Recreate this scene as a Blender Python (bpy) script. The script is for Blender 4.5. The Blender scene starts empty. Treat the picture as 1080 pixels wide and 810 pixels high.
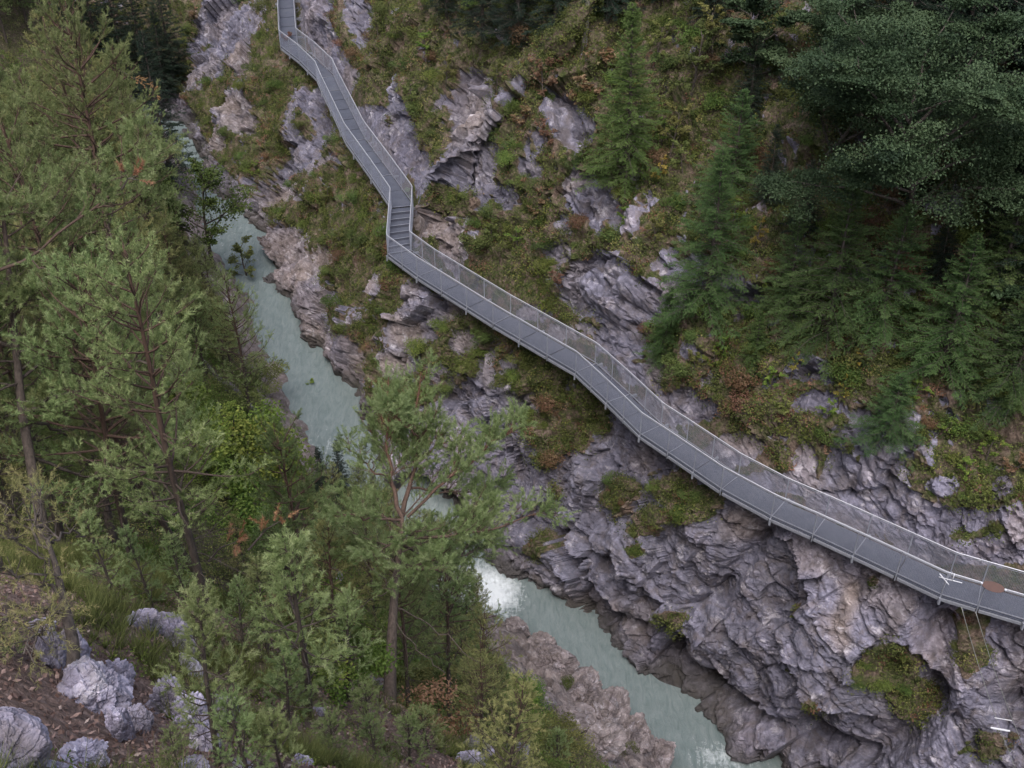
import bpy, math
import numpy as np
from mathutils import Vector, Matrix
R = math.radians
SC = bpy.context.scene
COL = SC.collection
CZ = 40.0                                   # eye height above the datum
FPX, PITCH = 1150.0, R(35.0)
CP, SP = math.cos(PITCH), math.sin(PITCH)

# ------------------------------------------------------------------ surveying helpers
def ray(u, v):
    dx = (u-540)/FPX; dy = -(v-405)/FPX
    return np.array([dx, CP+dy*SP, -SP+dy*CP])
def at_z(u, v, z):                          # point on the sight line at height z (relative to the eye)
    r = ray(u, v); p = r*(z/r[2]); p[2] += CZ; return p
def at_s(u, v, s):                          # point on the sight line at axial distance s
    p = ray(u, v)*s; p[2] += CZ; return p
def project(P):
    P = np.asarray(P, float); X = P[..., 0]; Y = P[..., 1]; Z = P[..., 2]-CZ
    d = Y*CP-Z*SP; up = Y*SP+Z*CP
    d = np.where(np.abs(d) < 1e-3, 1e-3, d)
    return 540+FPX*X/d, 405-FPX*up/d, d

# ------------------------------------------------------------------ noise
def _hash(ix, iy, iz, seed):
    h = (ix.astype(np.uint32)*np.uint32(374761393) + iy.astype(np.uint32)*np.uint32(668265263)
         + iz.astype(np.uint32)*np.uint32(2147483647) + np.uint32(seed*144665 & 0xffffffff))
    h = (h ^ (h >> np.uint32(13)))*np.uint32(1274126177)
    h ^= h >> np.uint32(16)
    h = h*np.uint32(2246822519); h ^= h >> np.uint32(13)
    return h
def _h01(h): return (h & np.uint32(0xffffff)).astype(np.float64)/float(0xffffff)
def vnoise(P, seed=0):                      # value noise, -1..1
    P = np.asarray(P); i = np.floor(P).astype(np.int64); f = P-i; f = f*f*f*(f*(f*6-15)+10)
    out = 0
    for dx in (0, 1):
        wx = f[:, 0] if dx else 1-f[:, 0]
        for dy in (0, 1):
            wy = f[:, 1] if dy else 1-f[:, 1]
            for dz in (0, 1):
                wz = f[:, 2] if dz else 1-f[:, 2]
                out = out+wx*wy*wz*_h01(_hash(i[:, 0]+dx, i[:, 1]+dy, i[:, 2]+dz, seed))
    return out*2-1
def fbm(P, octs=4, seed=0, gain=.5):
    a, s, t = 1.0, 0.0, 0.0
    for k in range(octs):
        s = s+a*vnoise(P*(2.03**k)+17.1*k, seed+k); t += a; a *= gain
    return s/t
def facets(P, seed=0):                      # fractured-rock field: tilted planes per cell plus the joint distance
    i = np.floor(P).astype(np.int64)
    best = np.full(len(P), 9e9); second = best.copy(); val = np.zeros(len(P))
    for dx in (-1, 0, 1):
        for dy in (-1, 0, 1):
            for dz in (-1, 0, 1):
                jx, jy, jz = i[:, 0]+dx, i[:, 1]+dy, i[:, 2]+dz
                c = np.stack([jx+_h01(_hash(jx, jy, jz, seed)), jy+_h01(_hash(jx, jy, jz, seed+1)), jz+_h01(_hash(jx, jy, jz, seed+2))], 1)
                dlt = P-c; d = (dlt**2).sum(1)
                nd = np.stack([_h01(_hash(jx, jy, jz, seed+3)), _h01(_hash(jx, jy, jz, seed+4)), _h01(_hash(jx, jy, jz, seed+5))], 1)*2-1
                v = (dlt*nd).sum(1)*.9+(_h01(_hash(jx, jy, jz, seed+6))-.5)
                closer = d < best
                second = np.where(closer, best, np.minimum(second, d))
                val = np.where(closer, v, val); best = np.where(closer, d, best)
    return val, np.sqrt(second)-np.sqrt(best)
def sstep(a, b, x):
    t = np.clip((x-a)/(b-a), 0, 1); return t*t*(3-2*t)

# ------------------------------------------------------------------ meshes and objects
def raw_mesh(name, V, quads=None, tris=None, mat=None, smooth=False, attrs=None):
    me = bpy.data.meshes.new(name)
    V = np.asarray(V, np.float32)
    q = np.zeros((0, 4), np.int32) if quads is None else np.asarray(quads, np.int32).reshape(-1, 4)
    t = np.zeros((0, 3), np.int32) if tris is None else np.asarray(tris, np.int32).reshape(-1, 3)
    me.vertices.add(len(V)); me.vertices.foreach_set('co', V.ravel())
    nl = q.size+t.size; me.loops.add(nl)
    me.loops.foreach_set('vertex_index', np.concatenate([q.ravel(), t.ravel()]))
    n = len(q)+len(t); me.polygons.add(n)
    st = np.concatenate([np.arange(len(q))*4, q.size+np.arange(len(t))*3]).astype(np.int32)
    me.polygons.foreach_set('loop_start', st)
    me.polygons.foreach_set('use_smooth', np.full(n, smooth, bool))
    for k, a in (attrs or {}).items():
        a = np.asarray(a, np.float32)
        at = me.attributes.new(k, 'FLOAT', 'POINT'); at.data.foreach_set('value', a.ravel())
    me.update(calc_edges=True)
    if mat: me.materials.append(mat)
    return me
def link(name, me, parent=None, loc=None):
    o = bpy.data.objects.new(name, me); COL.objects.link(o)
    if parent is not None: o.parent = parent
    if loc is not None: o.location = loc
    return o
def empty(name, loc, rz=0.0, sc=1.0):
    o = bpy.data.objects.new(name, None); COL.objects.link(o); o.empty_display_size = .3
    o.location = [float(x) for x in loc]; o.rotation_euler = (0, 0, rz)
    if np.isscalar(sc): sc = (sc, sc, sc)
    o.scale = sc
    return o
def tag(o, label, cat, group=None):
    o['label'] = label; o['category'] = cat
    if group: o['group'] = group
    return o
class MB:
    """collects boxes, bars, tubes and plates for one part"""
    def __init__(s): s.v = []; s.q = []; s.t = []; s.n = 0
    def add(s, V, Q=(), T=()):
        s.v.append(np.asarray(V, float))
        if len(Q): s.q.append(np.asarray(Q, int)+s.n)
        if len(T): s.t.append(np.asarray(T, int)+s.n)
        s.n += len(V)
    def bar(s, a, b, w, h, up=(0, 0, 1)):
        a = np.asarray(a, float); b = np.asarray(b, float); d = b-a; L = np.linalg.norm(d)
        if L < 1e-6: return
        d /= L; up = np.asarray(up, float); sx = np.cross(d, up)
        if np.linalg.norm(sx) < 1e-4: sx = np.cross(d, (1, 0, 0))
        sx /= np.linalg.norm(sx); sz = np.cross(sx, d)
        V = [p+sx*i*w/2+sz*j*h/2 for p in (a, b) for i, j in ((-1, -1), (1, -1), (1, 1), (-1, 1))]
        s.add(V, [(0, 3, 2, 1), (4, 5, 6, 7), (0, 1, 5, 4), (1, 2, 6, 5), (2, 3, 7, 6), (3, 0, 4, 7)])
    def tube(s, pts, rad, sides=6, cap=True):
        pts = np.asarray(pts, float); n = len(pts)
        rad = np.broadcast_to(np.asarray(rad, float), (n,))
        tg = np.gradient(pts, axis=0); tg /= np.linalg.norm(tg, axis=1)[:, None]+1e-9
        ref = np.array([.3, .2, 1.0]) if abs(tg[0, 2]) < .9 else np.array([1.0, .2, .1])
        a = np.cross(tg, ref); a /= np.linalg.norm(a, axis=1)[:, None]+1e-9; b = np.cross(tg, a)
        th = np.arange(sides)/sides*2*math.pi
        V = pts[:, None, :]+rad[:, None, None]*(np.cos(th)[None, :, None]*a[:, None, :]+np.sin(th)[None, :, None]*b[:, None, :])
        i = np.arange(n-1)[:, None]*sides; j = np.arange(sides)[None, :]; j2 = (j+1) % sides
        Q = np.stack([i+j, i+j2, i+sides+j2, i+sides+j], -1).reshape(-1, 4)
        V = V.reshape(-1, 3)
        if cap:
            V = np.vstack([V, pts[:1], pts[-1:]]); c0 = n*sides
            T = [(c0, (k+1) % sides, k) for k in range(sides)]+[(c0+1, (n-1)*sides+k, (n-1)*sides+(k+1) % sides) for k in range(sides)]
            s.add(V, Q, T)
        else: s.add(V, Q)
    def mesh(s, name, mat, smooth=False, attrs=None):
        return raw_mesh(name, np.vstack(s.v), np.vstack(s.q) if s.q else None, np.vstack(s.t) if s.t else None, mat, smooth, attrs)
    def build(s, name, mat, parent=None, smooth=False):
        return link(name, s.mesh(name, mat, smooth), parent)

# ------------------------------------------------------------------ materials
def nmat(name):
    m = bpy.data.materials.new(name); m.use_nodes = True
    nt = m.node_tree; b = nt.nodes['Principled BSDF']
    return m, nt, b
def N(nt, typ, **kw):
    n = nt.nodes.new(typ)
    for k, v in kw.items():
        if k in n.inputs: n.inputs[k].default_value = v
        else: setattr(n, k, v)
    return n
def ramp(nt, fac, stops, interp='LINEAR'):
    r = nt.nodes.new('ShaderNodeValToRGB'); r.color_ramp.interpolation = interp
    e = r.color_ramp.elements
    while len(e) < len(stops): e.new(.5)
    for k, (p, c) in enumerate(stops):
        e[k].position = p; e[k].color = (c[0], c[1], c[2], 1) if not np.isscalar(c) else (c, c, c, 1)
    nt.links.new(fac, r.inputs['Fac']); return r.outputs['Color']
def mix(nt, fac, a, b, mode='MIX'):
    m = nt.nodes.new('ShaderNodeMix'); m.data_type = 'RGBA'; m.blend_type = mode
    for sock, val in ((m.inputs[0], fac), (m.inputs[6], a), (m.inputs[7], b)):
        if hasattr(val, 'default_value') or hasattr(val, 'is_output'): nt.links.new(val, sock)
        elif np.isscalar(val): sock.default_value = val if sock.type == 'VALUE' else (val, val, val, 1)
        else: sock.default_value = (val[0], val[1], val[2], 1)
    return m.outputs[2]
def math_(nt, op, a, b=0.0, clamp=False):
    m = nt.nodes.new('ShaderNodeMath'); m.operation = op; m.use_clamp = clamp
    for k, x in enumerate((a, b)):
        if hasattr(x, 'is_output'): nt.links.new(x, m.inputs[k])
        else: m.inputs[k].default_value = x
    return m.outputs[0]
def attr(nt, name):
    return N(nt, 'ShaderNodeAttribute', attribute_name=name).outputs['Fac']
def pos(nt): return nt.nodes.new('ShaderNodeNewGeometry').outputs['Position']
def noise(nt, vec, scale, detail=4.0, rough=.55, out='Fac', dist=0.0):
    n = N(nt, 'ShaderNodeTexNoise', Scale=scale, Detail=detail, Roughness=rough, Distortion=dist)
    nt.links.new(vec, n.inputs['Vector']); return n.outputs[out]

def rock_material(name, soil=False):
    m, nt, b = nmat(name); P = pos(nt)
    mp = N(nt, 'ShaderNodeMapping'); mp.inputs['Rotation'].default_value = (.5, .35, .6); mp.inputs['Scale'].default_value = (1, 1, 1.15)
    nt.links.new(P, mp.inputs['Vector']); Q = mp.outputs['Vector']
    n1 = noise(nt, P, .55, 5, .6); n2 = noise(nt, Q, 3.2, 6, .65); n3 = noise(nt, Q, 13, 4, .6)
    grey = ramp(nt, n2, [(.2, (.060, .060, .083)), (.42, (.13, .128, .172)), (.6, (.215, .21, .275)), (.8, (.43, .42, .505))])
    pinkc = ramp(nt, n2, [(.2, (.105, .084, .078)), (.42, (.20, .165, .156)), (.6, (.325, .278, .268)), (.8, (.52, .465, .45))])
    c = mix(nt, attr(nt, 'pink'), grey, pinkc)
    # rusty and dark lichen stains, pale calcite patches
    st = ramp(nt, noise(nt, P, 1.1, 5, .7, dist=.6), [(.48, 0.0), (.62, 1.0)])
    c = mix(nt, math_(nt, 'MULTIPLY', st, .5), c, (.135, .108, .092))
    pl = ramp(nt, noise(nt, Q, 1.7, 6, .72, dist=.4), [(.56, 0.0), (.66, 1.0)])
    c = mix(nt, math_(nt, 'MULTIPLY', pl, .6), c, (.55, .525, .57))
    # beds of lighter and darker stone
    c = mix(nt, 1.0, c, ramp(nt, attr(nt, 'bed'), [(0.0, (.62, .60, .62)), (.5, (.95, .95, .95)), (1.0, (1.28, 1.26, 1.28))]), 'MULTIPLY')
    c = mix(nt, math_(nt, 'MULTIPLY', ramp(nt, n3, [(.3, 1.0), (.46, 0.0)]), .4), c, (.10, .095, .105))
    # long water streaks down the face and broad tonal changes from bed to bed
    ms = N(nt, 'ShaderNodeMapping'); ms.inputs['Scale'].default_value = (1.5, 1.5, .16); nt.links.new(P, ms.inputs['Vector'])
    sk = ramp(nt, noise(nt, ms.outputs[0], .9, 5, .6), [(.50, 0.0), (.66, 1.0)])
    c = mix(nt, math_(nt, 'MULTIPLY', sk, .45), c, (.07, .065, .075))
    bt = ramp(nt, noise(nt, P, .23, 4, .55), [(.36, 0.0), (.62, 1.0)])
    c = mix(nt, math_(nt, 'MULTIPLY', bt, .38), c, mix(nt, 1.0, c, (.60, .555, .57), 'MULTIPLY'))
    # wet rock by the water
    c = mix(nt, attr(nt, 'wet'), c, (.045, .042, .036))
    # moss, turf and litter
    g = noise(nt, P, 2.2, 5, .65); g2 = noise(nt, P, 9, 4, .7)
    moss = ramp(nt, g2, [(.25, (.014, .020, .007)), (.5, (.042, .054, .016)), (.75, (.095, .105, .03))])
    lit = ramp(nt, g2, [(.25, (.042, .028, .024)), (.5, (.14, .095, .083)), (.78, (.29, .215, .195))])
    bm = ramp(nt, g, [(.4, 0.0), (.6, 1.0)])
    vg = mix(nt, math_(nt, 'MAXIMUM', math_(nt, 'MULTIPLY', bm, .8), attr(nt, 'litter')), moss, lit)
    veg = attr(nt, 'veg')
    vm = math_(nt, 'ADD', veg, math_(nt, 'MULTIPLY', math_(nt, 'SUBTRACT', n3, .5), .55))
    vm = ramp(nt, vm, [(.42, 0.0), (.56, 1.0)])
    c = mix(nt, vm, c, vg)
    nt.links.new(c, b.inputs['Base Color'])
    b.inputs['Roughness'].default_value = .88; b.inputs['Specular IOR Level'].default_value = .25
    # bump: joints and pitted surface
    vo = N(nt, 'ShaderNodeTexVoronoi', feature='DISTANCE_TO_EDGE', Scale=4.2); 
    wq = nt.nodes.new('ShaderNodeVectorMath'); wq.operation = 'ADD'
    nt.links.new(Q, wq.inputs[0]); nt.links.new(noise(nt, Q, 2.0, 4, .6, out='Color'), wq.inputs[1]); nt.links.new(wq.outputs[0], vo.inputs['Vector'])
    crack = ramp(nt, vo.outputs['Distance'], [(0.0, 0.0), (.06, 1.0)])
    h = math_(nt, 'ADD', math_(nt, 'MULTIPLY', crack, .14), math_(nt, 'ADD', math_(nt, 'MULTIPLY', n2, .55), math_(nt, 'MULTIPLY', n3, .55)))
    bp = N(nt, 'ShaderNodeBump', Strength=.95, Distance=.085); nt.links.new(h, bp.inputs['Height']); nt.links.new(bp.outputs[0], b.inputs['Normal'])
    return m
def leaf_material(name, stops, hue=.03, trans=.25, rough=.6):
    """leaf colours by the per-leaf attribute 'tone', shifted a little per plant"""
    m, nt, b = nmat(name)
    c = ramp(nt, attr(nt, 'tone'), stops)
    oi = nt.nodes.new('ShaderNodeObjectInfo')
    hs = nt.nodes.new('ShaderNodeHueSaturation')
    rnd = oi.outputs['Random']
    nt.links.new(math_(nt, 'ADD', math_(nt, 'MULTIPLY', math_(nt, 'SUBTRACT', rnd, .5), hue*2), .5), hs.inputs['Hue'])
    r2 = math_(nt, 'FRACT', math_(nt, 'MULTIPLY', rnd, 7.31))
    nt.links.new(math_(nt, 'ADD', math_(nt, 'MULTIPLY', r2, .5), .75), hs.inputs['Value'])
    nt.links.new(c, hs.inputs['Color'])
    nt.links.new(hs.outputs[0], b.inputs['Base Color'])
    b.inputs['Roughness'].default_value = rough; b.inputs['Specular IOR Level'].default_value = .2
    tr = nt.nodes.new('ShaderNodeBsdfTranslucent'); nt.links.new(hs.outputs[0], tr.inputs['Color'])
    mx = nt.nodes.new('ShaderNodeMixShader'); mx.inputs[0].default_value = trans
    nt.links.new(b.outputs[0], mx.inputs[1]); nt.links.new(tr.outputs[0], mx.inputs[2])
    nt.links.new(mx.outputs[0], nt.nodes['Material Output'].inputs['Surface'])
    return m
def bark_material(name, lo, hi, top=None, z0=3.0, z1=6.0):
    m, nt, b = nmat(name)
    tc = nt.nodes.new('ShaderNodeTexCoord'); P = tc.outputs['Object']
    mp = N(nt, 'ShaderNodeMapping'); mp.inputs['Scale'].default_value = (1, 1, .25); nt.links.new(P, mp.inputs['Vector'])
    n1 = noise(nt, mp.outputs['Vector'], 22, 5, .65)
    c = ramp(nt, n1, [(.3, lo), (.7, hi)])
    if top:
        sx = nt.nodes.new('ShaderNodeSeparateXYZ'); nt.links.new(P, sx.inputs[0])
        mr = N(nt, 'ShaderNodeMapRange'); nt.links.new(sx.outputs['Z'], mr.inputs['Value'])
        mr.inputs['From Min'].default_value = z0; mr.inputs['From Max'].default_value = z1
        ct = ramp(nt, n1, [(.3, tuple(.45*x for x in top)), (.7, top)])
        c = mix(nt, mr.outputs[0], c, ct)
    nt.links.new(c, b.inputs['Base Color']); b.inputs['Roughness'].default_value = .9
    bp = N(nt, 'ShaderNodeBump', Strength=.8, Distance=.02); nt.links.new(n1, bp.inputs['Height']); nt.links.new(bp.outputs[0], b.inputs['Normal'])
    return m
def metal_material(name, col, rough=.5, metallic=.6, var=.25):
    m, nt, b = nmat(name); P = pos(nt)
    n1 = noise(nt, P, 6, 5, .65)
    c = ramp(nt, n1, [(.3, tuple(x*(1-var) for x in col)), (.7, col)])
    nt.links.new(c, b.inputs['Base Color']); b.inputs['Roughness'].default_value = rough; b.inputs['Metallic'].default_value = metallic
    return m

M_ROCK = rock_material('limestone')
M_STEEL = metal_material('galvanised_steel', (.34, .355, .41), .5, .45)
M_RAIL = metal_material('bright_steel_tube', (.50, .51, .57), .45, .3, .12)
M_WIRE = metal_material('wire_mesh_steel', (.32, .34, .42), .55, .3)

# ------------------------------------------------------------------ camera, sky, sun
cam = bpy.data.objects.new('camera', bpy.data.cameras.new('camera')); COL.objects.link(cam)
cam.location = (0, 0, CZ); cam.rotation_euler = (math.pi/2-PITCH, 0, 0)
cam.data.sensor_width = 36; cam.data.lens = 36*FPX/1080; cam.data.clip_start = .1; cam.data.clip_end = 3000
SC.camera = cam
w = bpy.data.worlds.new('World'); SC.world = w; w.use_nodes = True
nt = w.node_tree; bg = nt.nodes['Background']
sky = nt.nodes.new('ShaderNodeTexSky'); sky.sky_type = 'NISHITA'; sky.sun_disc = False
SUN_EL, SUN_AZ = R(60), R(-170)              # azimuth measured from +Y towards +X
sky.sun_elevation = SUN_EL; sky.sun_rotation = SUN_AZ; sky.air_density = 1.0; sky.dust_density = 4.0; sky.ozone_density = 1.0
hs = nt.nodes.new('ShaderNodeHueSaturation'); hs.inputs['Saturation'].default_value = .7
nt.links.new(sky.outputs[0], hs.inputs['Color']); nt.links.new(hs.outputs[0], bg.inputs['Color']); bg.inputs['Strength'].default_value = .15
sun = bpy.data.objects.new('sun', bpy.data.lights.new('sun', 'SUN')); COL.objects.link(sun)
sun.data.energy = 1.1; sun.data.angle = R(35); sun.data.color = (1, .965, .93)
dirv = Vector((math.sin(SUN_AZ)*math.cos(SUN_EL), math.cos(SUN_AZ)*math.cos(SUN_EL), math.sin(SUN_EL)))
sun.rotation_euler = dirv.to_track_quat('Z', 'Y').to_euler(); sun.location = (0, 0, 120)
SC.view_settings.view_transform = 'Standard'; SC.view_settings.look = 'None'
SC.view_settings.exposure = 0.98; SC.view_settings.gamma = 1.0; SC.view_settings.use_curve_mapping = False
SC.cycles.max_bounces = 6; SC.cycles.diffuse_bounces = 3; SC.cycles.transparent_max_bounces = 8
SC.cycles.use_adaptive_sampling = True; SC.cycles.adaptive_threshold = .02
# ================================================================== THE GORGE
# river edges and walkway, surveyed as (u, v, height relative to the eye)
def zr(v): return -37.0 if v > 604 else (-33.6+(470-v)/340*3.0 if v < 480 else -33.6-(v-480)/124*3.4)
R_EDGE = [(900, 900), (800, 805), (740, 760), (700, 727), (670, 716), (640, 680), (600, 640), (565, 606), (480, 545), (420, 490), (372, 440), (350, 385), (312, 345), (300, 300), (275, 250), (250, 215), (205, 165), (190, 128), (165, 106), (120, 96), (40, 92), (-120, 92)]
L_EDGE = [(800, 900), (700, 806), (660, 768), (620, 717), (582, 692), (540, 655), (480, 640), (400, 590), (345, 490), (310, 430), (290, 382), (268, 320), (236, 270), (216, 225), (198, 180), (178, 140), (150, 122), (90, 112), (10, 110), (-140, 110)]
RE = np.array([at_z(u, v, zr(v)) for u, v in R_EDGE]); LE = np.array([at_z(u, v, zr(v)) for u, v in L_EDGE])
def resample(P, n, smooth=0):
    P = np.asarray(P, float); d = np.r_[0, np.cumsum(np.linalg.norm(np.diff(P, axis=0), axis=1))]
    t = np.linspace(0, d[-1], n); Q = np.stack([np.interp(t, d, P[:, k]) for k in range(P.shape[1])], 1)
    for _ in range(smooth):
        Q[1:-1] = .25*Q[:-2]+.5*Q[1:-1]+.25*Q[2:]
    return Q
# outer lower edge of the walkway deck
WALK = [(1420, 770, -26.3), (1190, 690, -26.3), (1080, 655.5, -26.3), (1031, 641, -26.3), (992, 629, -26.3), (900, 585.5, -26.3), (857, 565.5, -26.25), (813, 546, -26.2), (760, 517, -26.1), (704, 478.5, -26.0), (675, 459, -25.95), (640, 424.5, -25.85), (607, 393.5, -25.8), (520, 342.5, -25.6), (440, 292, -25.35), (409, 269, -25.2), (413, 219, -24.3), (392, 188, -24.1), (365, 150, -23.7), (340, 97, -23.4), (334, 83, -23.0), (316, 65, -22.85), (296, 49.5, -22.6), (294, 0, -21.9), (292, -50, -21.2)]
WO = np.array([at_z(u, v, z) for u, v, z in WALK])
WW = 1.08
def offset_poly(P, w):
    d = np.diff(P[:, :2], axis=0); d /= np.linalg.norm(d, axis=1)[:, None]
    nrm = np.stack([-d[:, 1], d[:, 0]], 1)*-1.0                 # right-hand side when walking upstream
    nn = np.vstack([nrm[:1], nrm[:-1]+nrm[1:], nrm[-1:]])
    nn /= np.linalg.norm(nn, axis=1)[:, None]
    c = np.r_[1, np.clip((nn[1:-1]*nrm[1:]).sum(1), .5, 1), 1]
    Q = P.copy(); Q[:, :2] += nn*(w/c)[:, None]; return Q
WI = offset_poly(WO, WW)

# stations: foot index -> walkway point
STN = [((1050, 1010), (1400, 760, -26.3)), ((900, 900), (1200, 693, -26.3)), ((800, 805), (1080, 655, -26.3)), ((740, 760), (990, 629, -26.3)), ((700, 727), (900, 585, -26.3)), ((670, 716), (813, 546, -26.2)), ((640, 680), (735, 498, -26.05)), ((600, 640), (675, 459, -25.95)), ((565, 606), (607, 393, -25.8)), ((480, 545), (535, 351, -25.6)), ((420, 490), (465, 308, -25.4)), ((372, 440), (409, 269, -25.2)), ((350, 385), (411, 235, -24.6)), ((312, 345), (405, 205, -24.2)), ((300, 300), (375, 163, -23.8)), ((275, 250), (345, 105, -23.4)), ((250, 215), (316, 65, -22.85)), ((205, 165), (296, 45, -22.5)), ((190, 128), (294, 0, -21.9)), ((165, 106), (288, -50, -21.0)), ((120, 96), (240, -75, -20)), ((40, 92), (130, -95, -19)), ((-120, 92), (-60, -105, -19)), ((-330, 92), (-300, -115, -19))]
NS, NT1, NT2 = 860, 300, 330
Fs, Ws = [], []
for (fu, fv), (wu, wv, wz) in STN:
    Fs.append(at_z(fu, fv, zr(fv))); Ws.append(at_z(wu, wv, wz))
Fs = np.array(Fs); Ws = np.array(Ws)
# parameter: mostly arc length of the mean line, so the sampling follows what is near
midl = (Fs+Ws)/2; arc = np.r_[0, np.cumsum(np.linalg.norm(np.diff(midl, axis=0), axis=1))]
dcam = np.linalg.norm(midl-np.array([0, 0, CZ]), axis=1); wgt = np.r_[0, np.cumsum(np.diff(arc)/((dcam[1:]+dcam[:-1])/2))]
tt = np.linspace(0, wgt[-1], NS)
def sint(A, sm):
    Q = np.stack([np.interp(tt, wgt, A[:, k]) for k in range(3)], 1)
    for _ in range(sm): Q[1:-1] = .25*Q[:-2]+.5*Q[1:-1]+.25*Q[2:]
    return Q
foot = sint(Fs, 30); walk = sint(Ws, 20)
# push the rock edge behind the deck's inner edge
dW = np.gradient(walk[:, :2], axis=0); dW /= np.linalg.norm(dW, axis=1)[:, None]
for _ in range(60): dW[1:-1] = .25*dW[:-2]+.5*dW[1:-1]+.25*dW[2:]
dW /= np.linalg.norm(dW, axis=1)[:, None]
nout = np.stack([dW[:, 1], -dW[:, 0]], 1)                       # into the mountain
nw = nout.copy()
edge = walk.copy(); edge[:, :2] += nw*(WW+.30)
def inner_dist(P, poly):                                        # distance of plan points to a polyline
    best = np.full(len(P), 9e9)
    for a, b in zip(poly[:-1, :2], poly[1:, :2]):
        ab = b-a; t = np.clip(((P-a)@ab)/(ab@ab), 0, 1); best = np.minimum(best, np.linalg.norm(P-(a+t[:, None]*ab), axis=1))
    return best
def below_profile():
    t = np.linspace(-.16, 1, NT1)
    P = foot[:, None, :]*(1-t)[None, :, None]+edge[:, None, :]*t[None, :, None]
    P[:, :, 2] -= .35*sstep(.0, 1, t)[None, :]
    # belly: steep lower down, easing to the ledge that carries the walkway
    bel = np.sin(np.clip(t, 0, 1)*math.pi)
    H = (edge[:, 2]-foot[:, 2])[:, None]
    P[:, :, 2] += bel[None, :]*H*.05
    return t, P
t1, P1 = below_profile()
t2 = np.linspace(0, 1, NT2+1)[1:]**1.45
up = t2*62.0                                                    # metres up the slope
hor = np.interp(up, [0, 3, 8, 14, 25, 62], [0, 1.5, 4.3, 8.3, 16, 42]); ver = np.interp(up, [0, 3, 8, 14, 25, 62], [0, 2.75, 6.9, 11.4, 19.5, 44])
P2 = np.repeat(edge[:, None, :], NT2, 1)
P2[:, :, 0] += nout[:, 0:1]*hor[None, :]; P2[:, :, 1] += nout[:, 1:2]*hor[None, :]; P2[:, :, 2] += ver[None, :]-.35*(1-sstep(0, .04, t2))[None, :]
G = np.concatenate([P1, P2], 1); NTT = G.shape[1]
walkd = np.concatenate([(1-t1)*np.linalg.norm(edge-foot, axis=1).mean(), up])      # metres from the ledge (either way)
# surface normals of the bare form
du = np.gradient(G, axis=0); dv = np.gradient(G, axis=1); nr = np.cross(dv, du); nr /= np.linalg.norm(nr, axis=2)[:, :, None]+1e-9
if (nr[NS//2, NT1//2, :2]@nout[NS//2]) > 0: nr = -nr
V = G.reshape(-1, 3); n0 = nr.reshape(-1, 3)
U_, V_, D_ = project(V)
tq = np.tile(np.concatenate([t1, 1+t2]), NS)
wd = np.tile(walkd, NS)
bel_ = np.tile(np.r_[np.ones(NT1), np.zeros(NT2)], NS) > .5

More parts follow.
